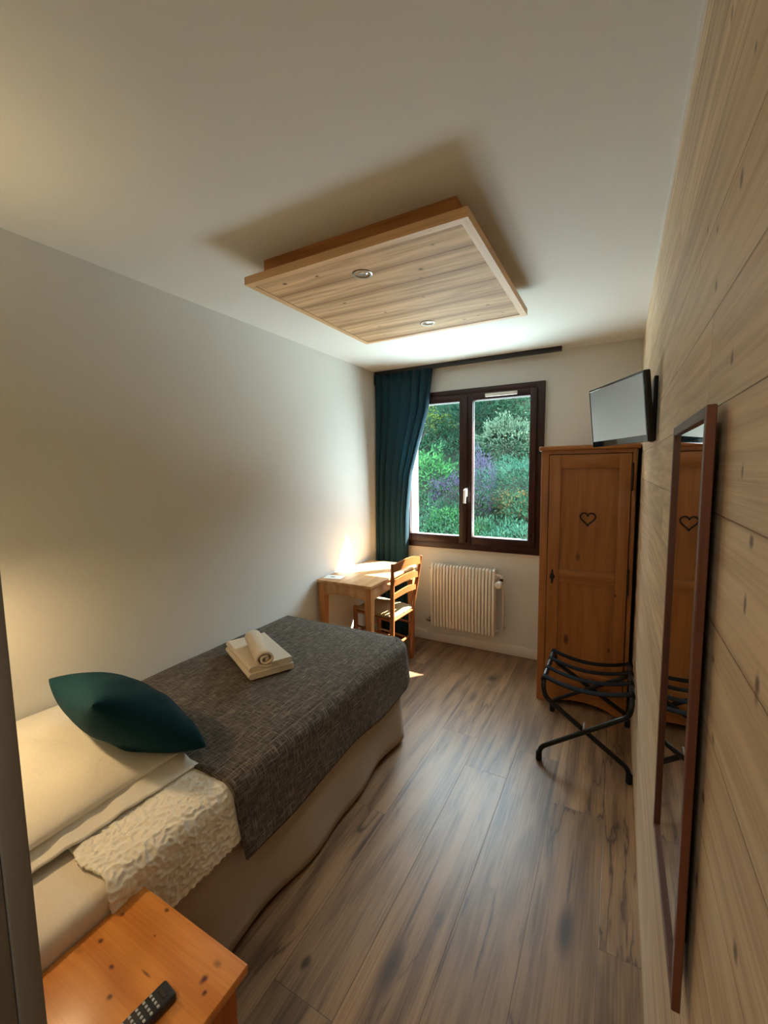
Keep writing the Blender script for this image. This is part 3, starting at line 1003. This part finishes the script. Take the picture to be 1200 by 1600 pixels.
# ------------------------------------------------------------------ nightstand and remote
ns = thing('nightstand', 'amber pine bedside cabinet with knotty top in the bottom corner', 'nightstand', (-0.976, 0.42, 0))
MB().box(-1.166, -0.786, 0.272, 0.572, 0.477, 0.500, 0.004).build('tabletop', 'night_top', ns)
nb = MB()
nb.box(-1.146, -1.126, 0.285, 0.552, 0.04, 0.477); nb.box(-0.826, -0.806, 0.285, 0.552, 0.04, 0.477)
nb.box(-1.126, -0.826, 0.285, 0.300, 0.04, 0.477); nb.box(-1.126, -0.826, 0.285, 0.552, 0.06, 0.08)
nb.box(-1.126, -0.826, 0.537, 0.552, 0.04, 0.477)
nb.build('cabinet_body', 'night_body', ns)
for lx in (-1.131, -0.821):
    for ly in (0.30, 0.537):
        MB().box(lx - 0.014, lx + 0.014, ly - 0.014, ly + 0.014, 0, 0.05).build('leg', 'night_body', ns)

rc = thing('remote_control', 'black remote control lying on the pine bedside cabinet', 'remote control', (-0.893, 0.38, 0.5))
ang = math.radians(6)
ry = Vector((math.sin(ang), math.cos(ang), 0)); rx = Vector((math.cos(ang), -math.sin(ang), 0)); rz = Vector((0, 0, 1))
RC = Vector((-0.893, 0.377, 0.5105))
RL, RW = 0.165, 0.044
MB().obox(RC, rx, ry, rz, RW, RL, 0.021, 0.006, 3).build('remote_body', 'black_plastic', rc)
MB().obox(RC + ry * (RL / 2 - 0.018) + rz * 0.0108, rx, ry, rz, 0.022, 0.008, 0.002, 0.0006, 1).build('power_panel', 'iron', rc)
proto = None
for r_ in range(9):
    for c_ in range(4):
        p = RC + ry * (RL / 2 - 0.034 - r_ * 0.0135) + rx * ((c_ - 1.5) * 0.0094) + rz * 0.0112
        if proto is None:
            proto = MB().obox(p, rx, ry, rz, 0.0062, 0.0052, 0.003, 0.001, 1).build('button', 'grey_plastic', rc)
            p_first = p
        else:
            dup_part(proto, p - p_first)

# bedside wall lamp (lights the pillow)
wlamp = thing('wall_lamp', 'small bedside wall lamp above the pillow', 'lamp', (-1.72, 0.26, 1.30))
MB().box(-1.76, -1.68, 0.26, 0.275, 1.25, 1.37, 0.004).build('back_plate', 'steel', wlamp)
MB().tube(fillet([(-1.72, 0.27, 1.30), (-1.72, 0.35, 1.30), (-1.72, 0.35, 1.34)], 0.02), 0.006).build('arm', 'steel', wlamp)
m = MB(); rr = []
for h, r in ((1.30, 0.075), (1.44, 0.05)):
    rr.append([(-1.72 + r * math.cos(2 * PI * k / 24), 0.36 + r * math.sin(2 * PI * k / 24), h) for k in range(25)])
m.grid(rr)
m.build('lamp_shade', 'white_linen', wlamp, angle=80, thick=0.002)
ld = bpy.data.lights.new('lamp_bulb', 'POINT')
ld.energy, ld.color, ld.shadow_soft_size = LAMP, (1.0, 0.70, 0.36), 0.03
lo = bpy.data.objects.new('lamp_bulb', ld); COL.objects.link(lo)
lo.location = (-1.72, 0.36, 1.33)

# ------------------------------------------------------------------ desk
DX0, DX1, DY0, DY1, DZ = -2.078, -1.604, 2.49, 3.265, 0.755
dk = thing('desk', 'small pine writing desk against the left wall by the curtain', 'desk', (-1.84, 2.88, 0))
MB().box(DX0, DX1, DY0, DY1, DZ - 0.022, DZ, 0.004).build('tabletop', 'desk', dk)
ap = MB()


def apron(axis, a0, a1, f0, f1):
    n = 16
    poly = [(a0, DZ - 0.022), (a1, DZ - 0.022)]
    for k in range(n + 1):
        s = 1 - k / n
        poly.append((a0 + (a1 - a0) * s, DZ - 0.115 + 0.018 * math.sin(PI * s)))
    MB().prism(poly, axis, f0, f1).build('apron', 'desk', dk, angle=20)


apron('y', DX0 + 0.055, DX1 - 0.055, DY0 + 0.018, DY0 + 0.038)
apron('y', DX0 + 0.055, DX1 - 0.055, DY1 - 0.038, DY1 - 0.018)
apron('x', DY0 + 0.055, DY1 - 0.055, DX1 - 0.034, DX1 - 0.014)
apron('x', DY0 + 0.055, DY1 - 0.055, DX0 + 0.014, DX0 + 0.034)
for lx, sx in ((DX0 + 0.036, 1), (DX1 - 0.036, -1)):
    for ly, sy in ((DY0 + 0.04, 1), (DY1 - 0.04, -1)):
        MB().beam((lx, ly, DZ - 0.022), (lx, ly, DZ - 0.12), 0.052, 0.052).beam((lx, ly, DZ - 0.12), (lx - 0.004 * sx, ly - 0.004 * sy, 0.0), 0.052, 0.052, 0.030, 0.030).build('leg', 'desk_leg', dk, angle=20)
lf = MB()
lf.obox((-1.995, 2.605, DZ + 0.0012), (0.97, 0.24, 0), (-0.24, 0.97, 0), (0, 0, 1), 0.145, 0.105, 0.0016)
pp = thing('paper_sheet', 'white printed leaflet on the near end of the desk', 'leaflet', (-1.995, 2.605, DZ))
lf.build('sheet', 'paper', pp, angle=0)
MB().obox((-2.005, 2.60, DZ + 0.0022), (0.97, 0.24, 0), (-0.24, 0.97, 0), (0, 0, 1), 0.030, 0.014, 0.0006).build('printed_block', 'ink', pp, angle=0)

# ------------------------------------------------------------------ chair
ch = thing('chair', 'wooden ladder-back chair with woven rush seat pushed under the desk', 'chair', (-1.77, 2.98, 0))
SZ = 0.455
BLf, BLs, BLt = (-1.60, 2.775, 0), (-1.578, 2.755, SZ), (-1.556, 2.725, 0.872)
BRf, BRs, BRt = (-1.582, 3.10, 0), (-1.562, 3.085, SZ), (-1.498, 3.115, 0.872)
FLf, FLt = (-1.965, 2.845, 0), (-1.965, 2.845, SZ + 0.01)
FRf, FRt = (-1.935, 3.185, 0), (-1.935, 3.185, SZ + 0.01)
for f_, s_, t_ in ((BLf, BLs, BLt), (BRf, BRs, BRt)):
    mid = [Vector(f_), Vector(f_).lerp(Vector(s_), 0.6), Vector(s_), Vector(s_).lerp(Vector(t_), 0.35), Vector(t_)]
    m = MB()
    pts = fillet(mid, 0.1, 4)
    n = len(pts)
    for a, b in zip(pts, pts[1:]):
        pass
    m.tube(pts, [0.0205 - 0.004 * i / n for i in range(n - 1)] + [0.013], 10)
    m.build('back_post', 'chair', ch, angle=50)
for a, b in ((FLf, FLt), (FRf, FRt)):
    MB().tube([a, Vector(a).lerp(Vector(b), 0.5), b], [0.015, 0.019, 0.019], 10).build('front_leg', 'chair', ch, angle=50)


def on_post(s_, t_, z):
    k = (z - s_[2]) / (t_[2] - s_[2])
    return Vector(s_).lerp(Vector(t_), k)


for z, hgt in ((0.835, 0.060), (0.720, 0.045), (0.615, 0.040)):
    A, B = on_post(BLs, BLt, z), on_post(BRs, BRt, z)
    m = MB()
    fr_, bk_ = [], []
    n = 18
    rows = [[], [], [], []]
    for i in range(n + 1):
        s = i / n
        c_ = A.lerp(B, s) + Vector((0.028 * math.sin(PI * s), 0, 0))
        arch = 0.030 * math.sin(PI * s) ** 1.2
        hb_ = hgt / 2
        zt, zb = z + hb_ + arch, z - hb_ + arch * 0.8
        for q_, (dx, zz) in enumerate(((-0.006, zb), (0.006, zb), (0.006, zt), (-0.006, zt))):
            rows[q_].append((c_.x + dx, c_.y, zz))
    rows.append(rows[0])
    m.grid(rows)
    m.build('back_slat', 'chair', ch, angle=50)
# rush seat
m = MB()
c4 = [Vector(FLt), Vector(BLs), Vector(BRs), Vector(FRt)]
cen = sum(c4, Vector()) / 4
rows = []
for i in range(25):
    a = -1 + 2 * i / 24
    row = []
    for j in range(25):
        b = -1 + 2 * j / 24
        sa, sb = (a + 1) / 2, (b + 1) / 2
        p = (c4[0].lerp(c4[1], sa)).lerp(c4[3].lerp(c4[2], sa), sb)
        e = max(abs(a), abs(b))
        z = SZ + 0.006 - 0.010 * (1 - e ** 2) + (0 if e < 0.92 else -0.012 * ((e - 0.92) / 0.08) ** 2)
        row.append((p.x + (p.x - cen.x) * 0.03, p.y + (p.y - cen.y) * 0.03, z))
    rows.append(row)
m.grid(rows)
sgo = m.build('seat', 'rush', ch, angle=80, thick=0.030)
for a, b in ((FLt, FRt), (FLt, BLs), (FRt, BRs), (BLs, BRs)):
    a, b = Vector(a), Vector(b)
    a.z = b.z = SZ - 0.032
    MB().tube([a, b], 0.011, 8).build('seat_rail', 'chair', ch)
for a, b, z in ((FLf, BLf, 0.30), (FRf, BRf, 0.30), (FLf, FRf, 0.24), (BLf, BRf, 0.20), (FLf, BLf, 0.16), (FRf, BRf, 0.16)):
    a, b = Vector(a), Vector(b)
    a.z = b.z = z
    MB().tube([a, (a + b) / 2, b], [0.008, 0.011, 0.008], 8).build('stretcher', 'chair', ch)

# ------------------------------------------------------------------ radiator
rd = thing('radiator', 'cream white column radiator on the wall below the window', 'radiator', (-1.252, BY, 0.175))
RX0, RX1, RZ0, RZ1 = -1.535, -0.968, 0.178, 0.742
ncol = 20
stp = (RX1 - RX0) / ncol


def column(x):
    m = MB()
    w = stp * 0.34
    prof = [(3.395, RZ0 + 0.03), (3.40, RZ0 + 0.008), (3.415, RZ0), (3.455, RZ0), (3.47, RZ0 + 0.008), (3.475, RZ0 + 0.03),
            (3.475, RZ1 - 0.03), (3.47, RZ1 - 0.008), (3.455, RZ1), (3.415, RZ1), (3.40, RZ1 - 0.008), (3.395, RZ1 - 0.03)]
    m.prism(prof, 'x', x - w, x + w)
    # wider waterway bulges at the top and bottom
    for z in (RZ0 + 0.045, RZ1 - 0.045):
        m.lathe((x, 3.435, z), (1, 0, 0), [(-stp / 2, 0.018), (-w, 0.034), (w, 0.034), (stp / 2, 0.018)], 16)
    m.box(x - w * 1.08, x + w * 1.08, 3.390, 3.398, RZ0 + 0.075, RZ1 - 0.075, 0.003)
    return m.build('column', 'radiator', rd, angle=35)


col0 = column(RX0 + stp / 2)
for k in range(1, ncol):
    dup_part(col0, (k * stp, 0, 0))
for x in (-1.42, -1.08):
    MB().box(x - 0.012, x + 0.012, 3.47, BY, 0.62, 0.66).build('bracket', 'radiator', rd)
m = MB()
m.tube(fillet([(RX1 - 0.01, 3.435, RZ1 - 0.05), (-0.925, 3.435, RZ1 - 0.05), (-0.925, 3.435, 0.60)], 0.02), 0.011, 12)
vb = m.build('valve_elbow', 'radiator', rd)
MB().lathe((-0.932, 3.425, 0.630), (-0.1, -1, -0.1), [(0.0, 0.016), (0.012, 0.020), (0.014, 0.027), (0.052, 0.029), (0.058, 0.024), (0.060, 0.012)], 24).build('thermostat_head', 'white_plastic', rd)
MB().lathe((-0.925, 3.435, 0.668), (0, 0, -1), [(0, 0.014), (0.022, 0.014)], 14).build('valve_collar', 'iron', rd)
MB().tube(fillet([(-0.917, 3.45, 0.61), (-0.915, 3.465, 0.50), (-0.915, 3.465, 0.225), (-0.915, BY, 0.225)], 0.03), 0.008, 12).build('supply_pipe', 'radiator', rd)
MB().lathe((RX1 - 0.004, 3.435, RZ0 + 0.045), (1, 0, 0), [(0, 0.016), (0.012, 0.016), (0.016, 0.010), (0.024, 0.008)], 14).build('plug', 'radiator', rd)
MB().lathe((RX0 + 0.004, 3.435, RZ1 - 0.045), (-1, 0, 0), [(0, 0.014), (0.012, 0.014), (0.014, 0.007), (0.026, 0.006)], 14).build('bleed_valve', 'steel', rd)
m = MB()
m.lathe((RX0 + 0.004, 3.435, RZ0 + 0.045), (-1, 0, 0), [(0, 0.014), (0.02, 0.014), (0.022, 0.018), (0.040, 0.018), (0.044, 0.012), (0.060, 0.012)], 16)
m.tube(fillet([(RX0 - 0.045, 3.435, RZ0 + 0.045), (RX0 - 0.045, 3.50, RZ0 + 0.045), (RX0 - 0.045, BY, RZ0 + 0.045)], 0.02), 0.008, 10)
m.build('return_valve', 'steel', rd)

# ------------------------------------------------------------------ wardrobe
WY = 2.91
wd = thing('wardrobe', 'narrow honey pine wardrobe with a heart on its door', 'wardrobe', (-0.28, 3.2, 0))
XL, XR, ZTOP = -0.556, -0.022, 1.672
m = MB()
m.box(XL, XL + 0.02, WY + 0.02, 3.48, 0.0, ZTOP); m.box(XR - 0.02, XR, WY + 0.02, 3.48, 0.0, ZTOP)
m.box(XL, XR, 3.46, 3.48, 0.06, ZTOP); m.box(XL, XR, WY + 0.02, 3.48, 0.09, 0.11); m.box(XL, XR, WY + 0.02, 3.48, ZTOP - 0.02, ZTOP)
m.build('carcass', 'honey_z', wd, angle=0)
for a_, b_ in ((XL, -0.508), (-0.046, XR)):
    MB().box(a_, b_, WY, WY + 0.024, 0.0, ZTOP, 0.004).build('front_stile', 'honey_z', wd)
poly = [(-0.508, 0.118), (-0.508, 0.0), (-0.455, 0.0)]
for k in range(13):
    s = k / 12
    poly.append((-0.455 + 0.36 * s, 0.045 * math.sin(PI * s) ** 0.6))
poly += [(-0.046, 0.0), (-0.046, 0.118)]
MB().prism(poly, 'y', WY + 0.002, WY + 0.022).build('plinth', 'honey_x', wd, angle=20)
MB().box(-0.508, -0.046, WY + 0.002, WY + 0.022, 1.650, ZTOP).build('top_rail', 'honey_x', wd, angle=0)
MB().box(XL - 0.014, -0.004, WY - 0.016, 3.49, ZTOP, 1.702, 0.009, 3).build('cornice', 'honey_x', wd, angle=40)
DZ0, DZ1 = 0.122, 1.645
dr_ = MB().box(-0.436, -0.111, WY + 0.003, WY + 0.010, DZ0 + 0.01, DZ1 - 0.01).build('door', 'honey_z', wd, angle=0)
for a_, b_ in ((-0.504, -0.434), (-0.113, -0.050)):
    MB().box(a_, b_, WY - 0.012, WY + 0.012, DZ0, DZ1, 0.003).build('door_stile', 'honey_z', dr_)
for z0, z1 in ((1.560, DZ1), (0.828, 0.917), (DZ0, 0.245)):
    MB().box(-0.434, -0.113, WY - 0.0115, WY + 0.011, z0, z1, 0.002).build('door_rail', 'honey_x', dr_)
hp = []
for k in range(48):
    a = 2 * PI * k / 48
    hx = 16 * math.sin(a) ** 3
    hz = 13 * math.cos(a) - 5 * math.cos(2 * a) - 2 * math.cos(3 * a) - math.cos(4 * a)
    hp.append((-0.275 + hx * 0.00268, WY - 0.003, 1.248 + hz * 0.0028))
MB().tube(hp, 0.0042, 8, closed=True).build('carved_heart', 'iron', dr_)['label'] = 'dark outlined heart'
m = MB()
es = []
for k in range(40):
    a = 2 * PI * k / 40
    r = 0.017 + 0.005 * math.cos(4 * a)
    es.append((-0.472 + r * math.sin(a) * 0.75, 0.862 + 0.042 * math.cos(a) + 0.006 * math.cos(3 * a)))
m.prism(es, 'y', WY - 0.016, WY - 0.012)
m.lathe((-0.472, WY - 0.014, 0.866), (0, -1, 0), [(0, 0.008), (0.010, 0.006), (0.016, 0.011), (0.022, 0.009), (0.024, 0.002)], 14)
m.build('key_plate', 'iron', dr_, angle=30)['label'] = 'dark ornate key plate'
for z in (1.50, 0.86):
    MB().tube([(-0.044, WY - 0.012, z - 0.075), (-0.044, WY - 0.012, z + 0.075)], 0.006, 10).lathe((-0.044, WY - 0.012, z + 0.075), (0, 0, 1), [(0, 0.006), (0.008, 0.008), (0.014, 0.003)], 10).build('hinge', 'iron', dr_)

# ------------------------------------------------------------------ luggage rack
lr = thing('luggage_rack', 'folding black metal luggage rack with webbing straps in front of the wardrobe', 'luggage rack', (-0.22, 2.5, 0))
yn, yf = 2.275, 2.80
ytn, ytf = 2.255, 2.700
tr_ = 0.0125
zt = 0.453


def leg_frame(sx, dy):
    """one U frame: foot on side sx, top rail on the other side"""
    fx = -0.440 if sx < 0 else -0.018
    tx = -0.022 if sx < 0 else -0.425
    k = 1 if sx < 0 else -1
    near = [(fx, yn + dy, 0.015), (fx + 0.006 * k, yn + dy, 0.075), (tx - 0.010 * k, ytn + dy * 0.6 - 0.004, zt - 0.085), (tx, ytn + dy * 0.6, zt - 0.03), (tx, ytn + 0.03, zt)]
    far = [(tx, ytf - 0.03, zt), (tx, ytf + dy * 0.6, zt - 0.03), (tx - 0.010 * k, ytf + 0.004 + dy * 0.6, zt - 0.085), (fx + 0.006 * k, yf + dy, 0.075), (fx, yf + dy, 0.015)]
    m = MB()
    m.tube(fillet(near + far, 0.05, 6), tr_, 12)
    f = m.build('leg_frame', 'black_metal', lr, angle=60)
    for y in (yn + dy, yf + dy):
        MB().lathe((fx, y, 0.0), (0, 0, 1), [(0, 0.013), (0.004, 0.0155), (0.045, 0.0155), (0.048, 0.0135)], 14).build('foot_cap', 'rubber', f)
    return f


leg_frame(-1, 0.0)
leg_frame(1, 0.024)
for y in (2.292 - 0.012, 2.79 + 0.03):
    MB().lathe((-0.226, y + 0.01, 0.243), (0, -1, 0), [(-0.03, 0.006), (0.026, 0.006), (0.029, 0.003)], 12).build('rivet', 'rivet', lr)
for y, wdt in ((2.300, 0.046), (2.42, 0.042), (2.545, 0.042), (2.662, 0.046)):
    rows = []
    for i in range(21):
        s = i / 20
        x = -0.425 + s * 0.403
        z = zt + tr_ + 0.0015 - 0.042 * math.sin(PI * s) ** 0.8
        rows.append([(x, y - wdt / 2, z), (x, y, z - 0.001), (x, y + wdt / 2, z)])
    # wrap down over each rail
    def wrap(x, sgn):
        return [[(x + sgn * (tr_ + 0.002) * math.sin(a), yy, zt + (tr_ + 0.002) * math.cos(a)) for yy in (y - wdt / 2, y, y + wdt / 2)] for a in (PI, PI * 0.75, PI / 2, PI / 4)]
    rows = wrap(-0.425, -1) + rows + wrap(-0.022, 1)[::-1]
    m = MB(); m.grid(rows)
    m.build('strap', 'webbing', lr, angle=60, thick=0.002)

# ------------------------------------------------------------------ television
tv = thing('television', 'small black wall-mounted television angled above the wardrobe', 'television', (-0.02, 1.95, 1.77))
C0 = Vector((-0.1363, 1.959, 1.777))
yw, tl_ = -1.080, 0.109
tu = Vector((math.cos(yw), math.sin(yw), 0)); tn = Vector((math.sin(yw), -math.cos(yw), 0))
tn2 = tn * math.cos(tl_) - Vector((0, 0, 1)) * math.sin(tl_)
tup = Vector((0, 0, 1)) * math.cos(tl_) + tn * math.sin(tl_)
TW, TH = 0.408, 0.251
MB().obox(C0 - tn2 * 0.012, tu, tup, tn2, TW, TH, 0.024, 0.005, 3).build('casing', 'black_plastic', tv)
MB().obox(C0 - tn2 * 0.030 - tup * 0.01, tu, tup, tn2, TW * 0.72, TH * 0.68, 0.020, 0.009, 3).build('rear_housing', 'black_plastic', tv)
m = MB()
bw, bb = 0.010, 0.026
fy = C0 + tn2 * 0.0005
m.obox(fy + tup * (TH / 2 - bw / 2), tu, tup, tn2, TW - 0.004, bw - 0.002, 0.003, 0.001, 1)
m.obox(fy - tup * (TH / 2 - bb / 2), tu, tup, tn2, TW - 0.004, bb - 0.002, 0.003, 0.001, 1)
for s_ in (-1, 1):
    m.obox(fy + tu * (s_ * (TW / 2 - bw / 2)), tu, tup, tn2, bw - 0.002, TH - 0.004, 0.0028, 0.001, 1)
m.build('bezel', 'bezel', tv)
MB().obox(C0 + tn2 * 0.0006 + tup * ((bb - bw) / 2), tu, tup, tn2, TW - 2 * bw + 0.002, TH - bw - bb + 0.002, 0.0016).build('screen', 'screen', tv, angle=0)
m = MB()
m.box(-0.014, 0.0, 1.90, 2.02, 1.66, 1.90, 0.003)
m.tube([(-0.012, 1.96, 1.79), (C0 - tn2 * 0.034)], 0.016, 12)
m.build('wall_mount', 'black_metal', tv)

# ------------------------------------------------------------------ mirror
mi = thing('wall_mirror', 'tall narrow mirror in a thin walnut frame on the oak wall', 'mirror', (0, 0.87, 0.77))
MY0, MY1, MZ0, MZ1, MX0, MX1 = 0.680, 1.056, 0.767, 1.642, -0.0225, -0.0115
fwid = 0.017
for a_, b_ in ((MY0, MY0 + fwid), (MY1 - fwid, MY1)):
    MB().box(MX0, MX1, a_, b_, MZ0, MZ1, 0.0012, 1).build('frame_stile', 'walnut', mi)
for a_, b_ in ((MZ0, MZ0 + fwid), (MZ1 - fwid, MZ1)):
    MB().box(MX0 + 0.0002, MX1, MY0 + fwid, MY1 - fwid, a_, b_, 0.0012, 1).build('frame_rail', 'walnut_y', mi)
MB().box(-0.0165, -0.0135, MY0 + 0.008, MY1 - 0.008, MZ0 + 0.008, MZ1 - 0.008).build('mirror_glass', 'mirror', mi, angle=0)
for a_ in (MZ0 + 0.06, MZ1 - 0.10):
    MB().box(MX1 - 0.001, 0.0, MY0 + 0.06, MY1 - 0.06, a_, a_ + 0.04).build('spacer', 'black_plastic', mi)

# ------------------------------------------------------------------ garden beyond the window
M['soil'] = leafmat('hillside_undergrowth', (0.002, 0.007, 0.003), (0.010, 0.028, 0.012), 0.0)


def hill_z(x, y):
    return 0.02 + 0.50 * (y - 7.2) + 0.022 * (y - 7.2) ** 2 + 0.12 * mnoise.noise((x * 0.5, y * 0.5, 0))


m = MB()
m.grid([[(x * 0.5, 7.2 + y * 0.4, hill_z(x * 0.5, 7.2 + y * 0.4)) for x in range(-32, 17)] for y in range(0, 28)])
tag(m.build('hillside', 'soil', angle=80), 'dark green slope rising behind the house', 'hillside', kind='structure')

GREEN = lambda c: (c[0] * 0.75, c[1] * 1.15, c[2] * 0.9)
G = {
    'bright': leafmat('leaf_bright_green', (0.020, 0.110, 0.034), (0.085, 0.300, 0.100)),
    'mid': leafmat('leaf_mid_green', (0.012, 0.060, 0.030), (0.065, 0.185, 0.100)),
    'teal': leafmat('leaf_blue_green', (0.014, 0.080, 0.055), (0.075, 0.210, 0.145)),
    'dark': leafmat('leaf_dark_green', (0.004, 0.028, 0.017), (0.020, 0.085, 0.050)),
    'pale': leafmat('leaf_variegated', (0.050, 0.120, 0.070), (0.200, 0.300, 0.200)),
    'purple': leafmat('leaf_purple', (0.045, 0.045, 0.085), (0.120, 0.110, 0.190)),
    'orange': leafmat('blossom_orange', (0.160, 0.095, 0.030), (0.300, 0.190, 0.070)),
    'pink': leafmat('blossom_pink', (0.45, 0.24, 0.28), (0.65, 0.42, 0.45)),
    'yellow': leafmat('leaf_yellow_green', (0.070, 0.130, 0.025), (0.160, 0.240, 0.060)),
    'bark': plain('grey_brown_bark', (0.008, 0.0065, 0.005), 0.9, 0.2, 0, 0.4, 12.0),
}


def leaves(m, c, rad, n, size, rng, narrow=0.45, up=0.3):
    c = Vector(c)
    for _ in range(n):
        d = Vector((rng.gauss(0, 1), rng.gauss(0, 1), rng.gauss(0, 1))).normalized()
        k = rng.uniform(0.55, 1.0) ** 0.5
        lump = 1.04 + 0.55 * mnoise.noise((d.x * 2.6 + c.x, d.y * 2.6, d.z * 2.6 + c.z)) + (0.25 * rng.random() if rng.random() < 0.15 else 0)
        p = c + Vector((d.x * rad[0], d.y * rad[1], d.z * rad[2])) * (k * lump)
        ax = (d + Vector((rng.uniform(-.9, .9), rng.uniform(-.9, .9), rng.uniform(-.4, .4) + up))).normalized()
        sd = ax.cross(Vector((rng.uniform(-1, 1), rng.uniform(-1, 1), rng.uniform(-1, 1)))).normalized()
        nn = ax.cross(sd)
        L = size * rng.uniform(0.6, 1.25)
        w = L * narrow / 2
        a = m.b.verts.new(p); e = m.b.verts.new(p + ax * L + nn * (-0.12 * L))
        l = m.b.verts.new(p + ax * L * 0.45 + sd * w); r = m.b.verts.new(p + ax * L * 0.45 - sd * w)
        m.b.faces.new((a, l, e)); m.b.faces.new((a, e, r))


def shrub(name, label, x, y, zc, rad, kind, n, size, seed, narrow=0.45, up=0.3, blossom=None, nb=0, cat='shrub'):
    rng = random.Random(seed)
    x, y, zc = -0.118 + (x + 0.118) * 1.25, y * 1.25, 1.56 + (zc - 1.56) * 1.25
    rad, size = tuple(q * 1.25 for q in rad), size * 1.0
    n = int(n * 2.4)
    base = min(hill_z(x, y), zc - 0.3 * rad[2])
    t = thing(name, label, cat, (x, y, base), 'shrubs on the slope')
    m = MB()
    leaves(m, (x, y, zc), rad, n, size, rng, narrow, up)
    m.build('foliage', G[kind], t, angle=0, recalc=False)
    s = MB()
    for k in range(5):
        a = 2 * PI * k / 5 + seed
        s.tube([(x, y, base - 0.05), (x + 0.2 * rad[0] * math.cos(a), y + 0.2 * rad[1] * math.sin(a), (base + zc) / 2),
                (x + 0.4 * rad[0] * math.cos(a), y + 0.4 * rad[1] * math.sin(a), zc)], [0.022, 0.014, 0.006], 6)
    s.build('stems', G['bark'], t)
    if blossom:
        b = MB()
        leaves(b, (x, y, zc), (rad[0] * 1.06, rad[1] * 1.06, rad[2] * 1.06), nb, size * 0.8, rng, 0.9, 0.1)
        b.build('blossom', G[blossom], t, angle=0, recalc=False)
    return t


shrub('shrub', 'bright green shrub in the middle of the left pane', -3.55, 7.6, 1.30, (0.75, 0.6, 0.62), 'bright', 2200, 0.085, 1)
shrub('flowering_shrub', 'low blue-green shrub with pink flowers at the foot of the left pane', -3.1, 6.6, 0.45, (0.70, 0.45, 0.42), 'teal', 2200, 0.055, 2, blossom='pink', nb=26)
shrub('lavender_shrub', 'purplish shrub behind the window mullion', -2.72, 7.2, 1.05, (0.34, 0.4, 0.42), 'purple', 1500, 0.060, 3, 0.22, 0.8)
shrub('shrub', 'green shrub low beside the window mullion', -2.55, 6.5, 0.55, (0.36, 0.35, 0.34), 'bright', 1300, 0.06, 4)
shrub('lavender_shrub', 'tall violet flower spikes in the right pane left of the variegated shrub', -2.12, 6.9, 1.12, (0.24, 0.3, 0.75), 'purple', 1700, 0.060, 5, 0.22, 0.9)
shrub('variegated_shrub', 'pale variegated shrub high in the right pane', -2.10, 8.6, 2.05, (0.60, 0.5, 0.50), 'pale', 1900, 0.075, 6)
shrub('shrub', 'blue-green spreading shrub in the centre of the right pane', -1.62, 7.3, 1.30, (0.62, 0.5, 0.40), 'teal', 2300, 0.065, 7, 0.35, 0.6)
shrub('flowering_shrub', 'orange blossoming shrub at the right edge of the right pane', -1.42, 6.9, 0.95, (0.40, 0.35, 0.24), 'mid', 1200, 0.05, 8, blossom='orange', nb=750)
shrub('shrub', 'feathery blue-green shrub at the foot of the right pane', -1.35, 6.1, 0.36, (0.55, 0.4, 0.36), 'teal', 2200, 0.065, 9, 0.22, 0.7)
shrub('shrub', 'small green shrub at the foot of the right pane by the violet spikes', -1.98, 6.2, 0.34, (0.34, 0.35, 0.32), 'bright', 1300, 0.05, 10)
shrub('shrub', 'mid green shrub filling the upper right of the right pane', -1.75, 9.6, 3.05, (1.05, 0.8, 0.85), 'mid', 2600, 0.10, 11)
shrub('shrub', 'dark green shrub behind the variegated shrub', -2.9, 9.4, 2.35, (0.95, 0.7, 0.80), 'dark', 2400, 0.10, 12)
shrub('shrub', 'yellow-green shrub behind bare branches in the left pane', -4.35, 9.4, 2.55, (0.85, 0.6, 0.42), 'yellow', 1800, 0.085, 13)
shrub('shrub', 'mid green shrub under the yellow-green one in the left pane', -4.4, 8.6, 1.80, (0.95, 0.6, 0.55), 'mid', 2200, 0.09, 14)
shrub('shrub', 'dark green shrub at the top of the left pane', -4.6, 11.0, 3.70, (1.4, 0.8, 0.85), 'dark', 2600, 0.13, 15)
shrub('shrub', 'blue-green shrub at the top of the right pane', -2.6, 11.2, 3.95, (1.3, 0.8, 0.95), 'teal', 2600, 0.13, 16)

# loose undergrowth between the shrubs
rng = random.Random(77)
m = MB()
for k in range(260):
    yy = rng.uniform(7.3, 15.5)
    xx = -0.118 - (yy) * rng.uniform(0.14, 0.52)
    leaves(m, (xx, yy, hill_z(xx, yy) + 0.10), (0.30, 0.30, 0.20), 80, 0.09, rng, 0.3, 0.9)
tag(m.build('undergrowth', G['mid'], angle=0, recalc=False), 'loose green undergrowth covering the slope between the shrubs', 'undergrowth', kind='stuff')

# bare-branched tree in the left pane
tr0 = thing('tree', 'thin bare-branched tree in the upper left pane', 'tree', (-4.9, 10.3, hill_z(-4.9, 10.3)))
rng = random.Random(5)
m = MB()
b0 = hill_z(-4.9, 10.3)
m.tube([(-4.9, 10.3, b0 - 0.1), (-4.88, 10.3, 1.9), (-4.80, 10.3, 2.5)], [0.06, 0.05, 0.04], 8)
m.build('trunk', G['bark'], tr0)
for k in range(9):
    a = rng.uniform(-1.1, 1.1)
    z0 = 1.5 + 0.07 * k
    L = rng.uniform(0.6, 1.1)
    p0 = Vector((-4.85, 10.3, z0 + 0.3)); p1 = p0 + Vector((math.sin(a) * L * 0.5, rng.uniform(-.15, .15), math.cos(a) * L * 0.55)); p2 = p0 + Vector((math.sin(a) * L, rng.uniform(-.25, .25), math.cos(a) * L * 0.9))
    MB().tube([p0, p1, p2], [0.022, 0.014, 0.005], 6).build('branch', G['bark'], tr0)
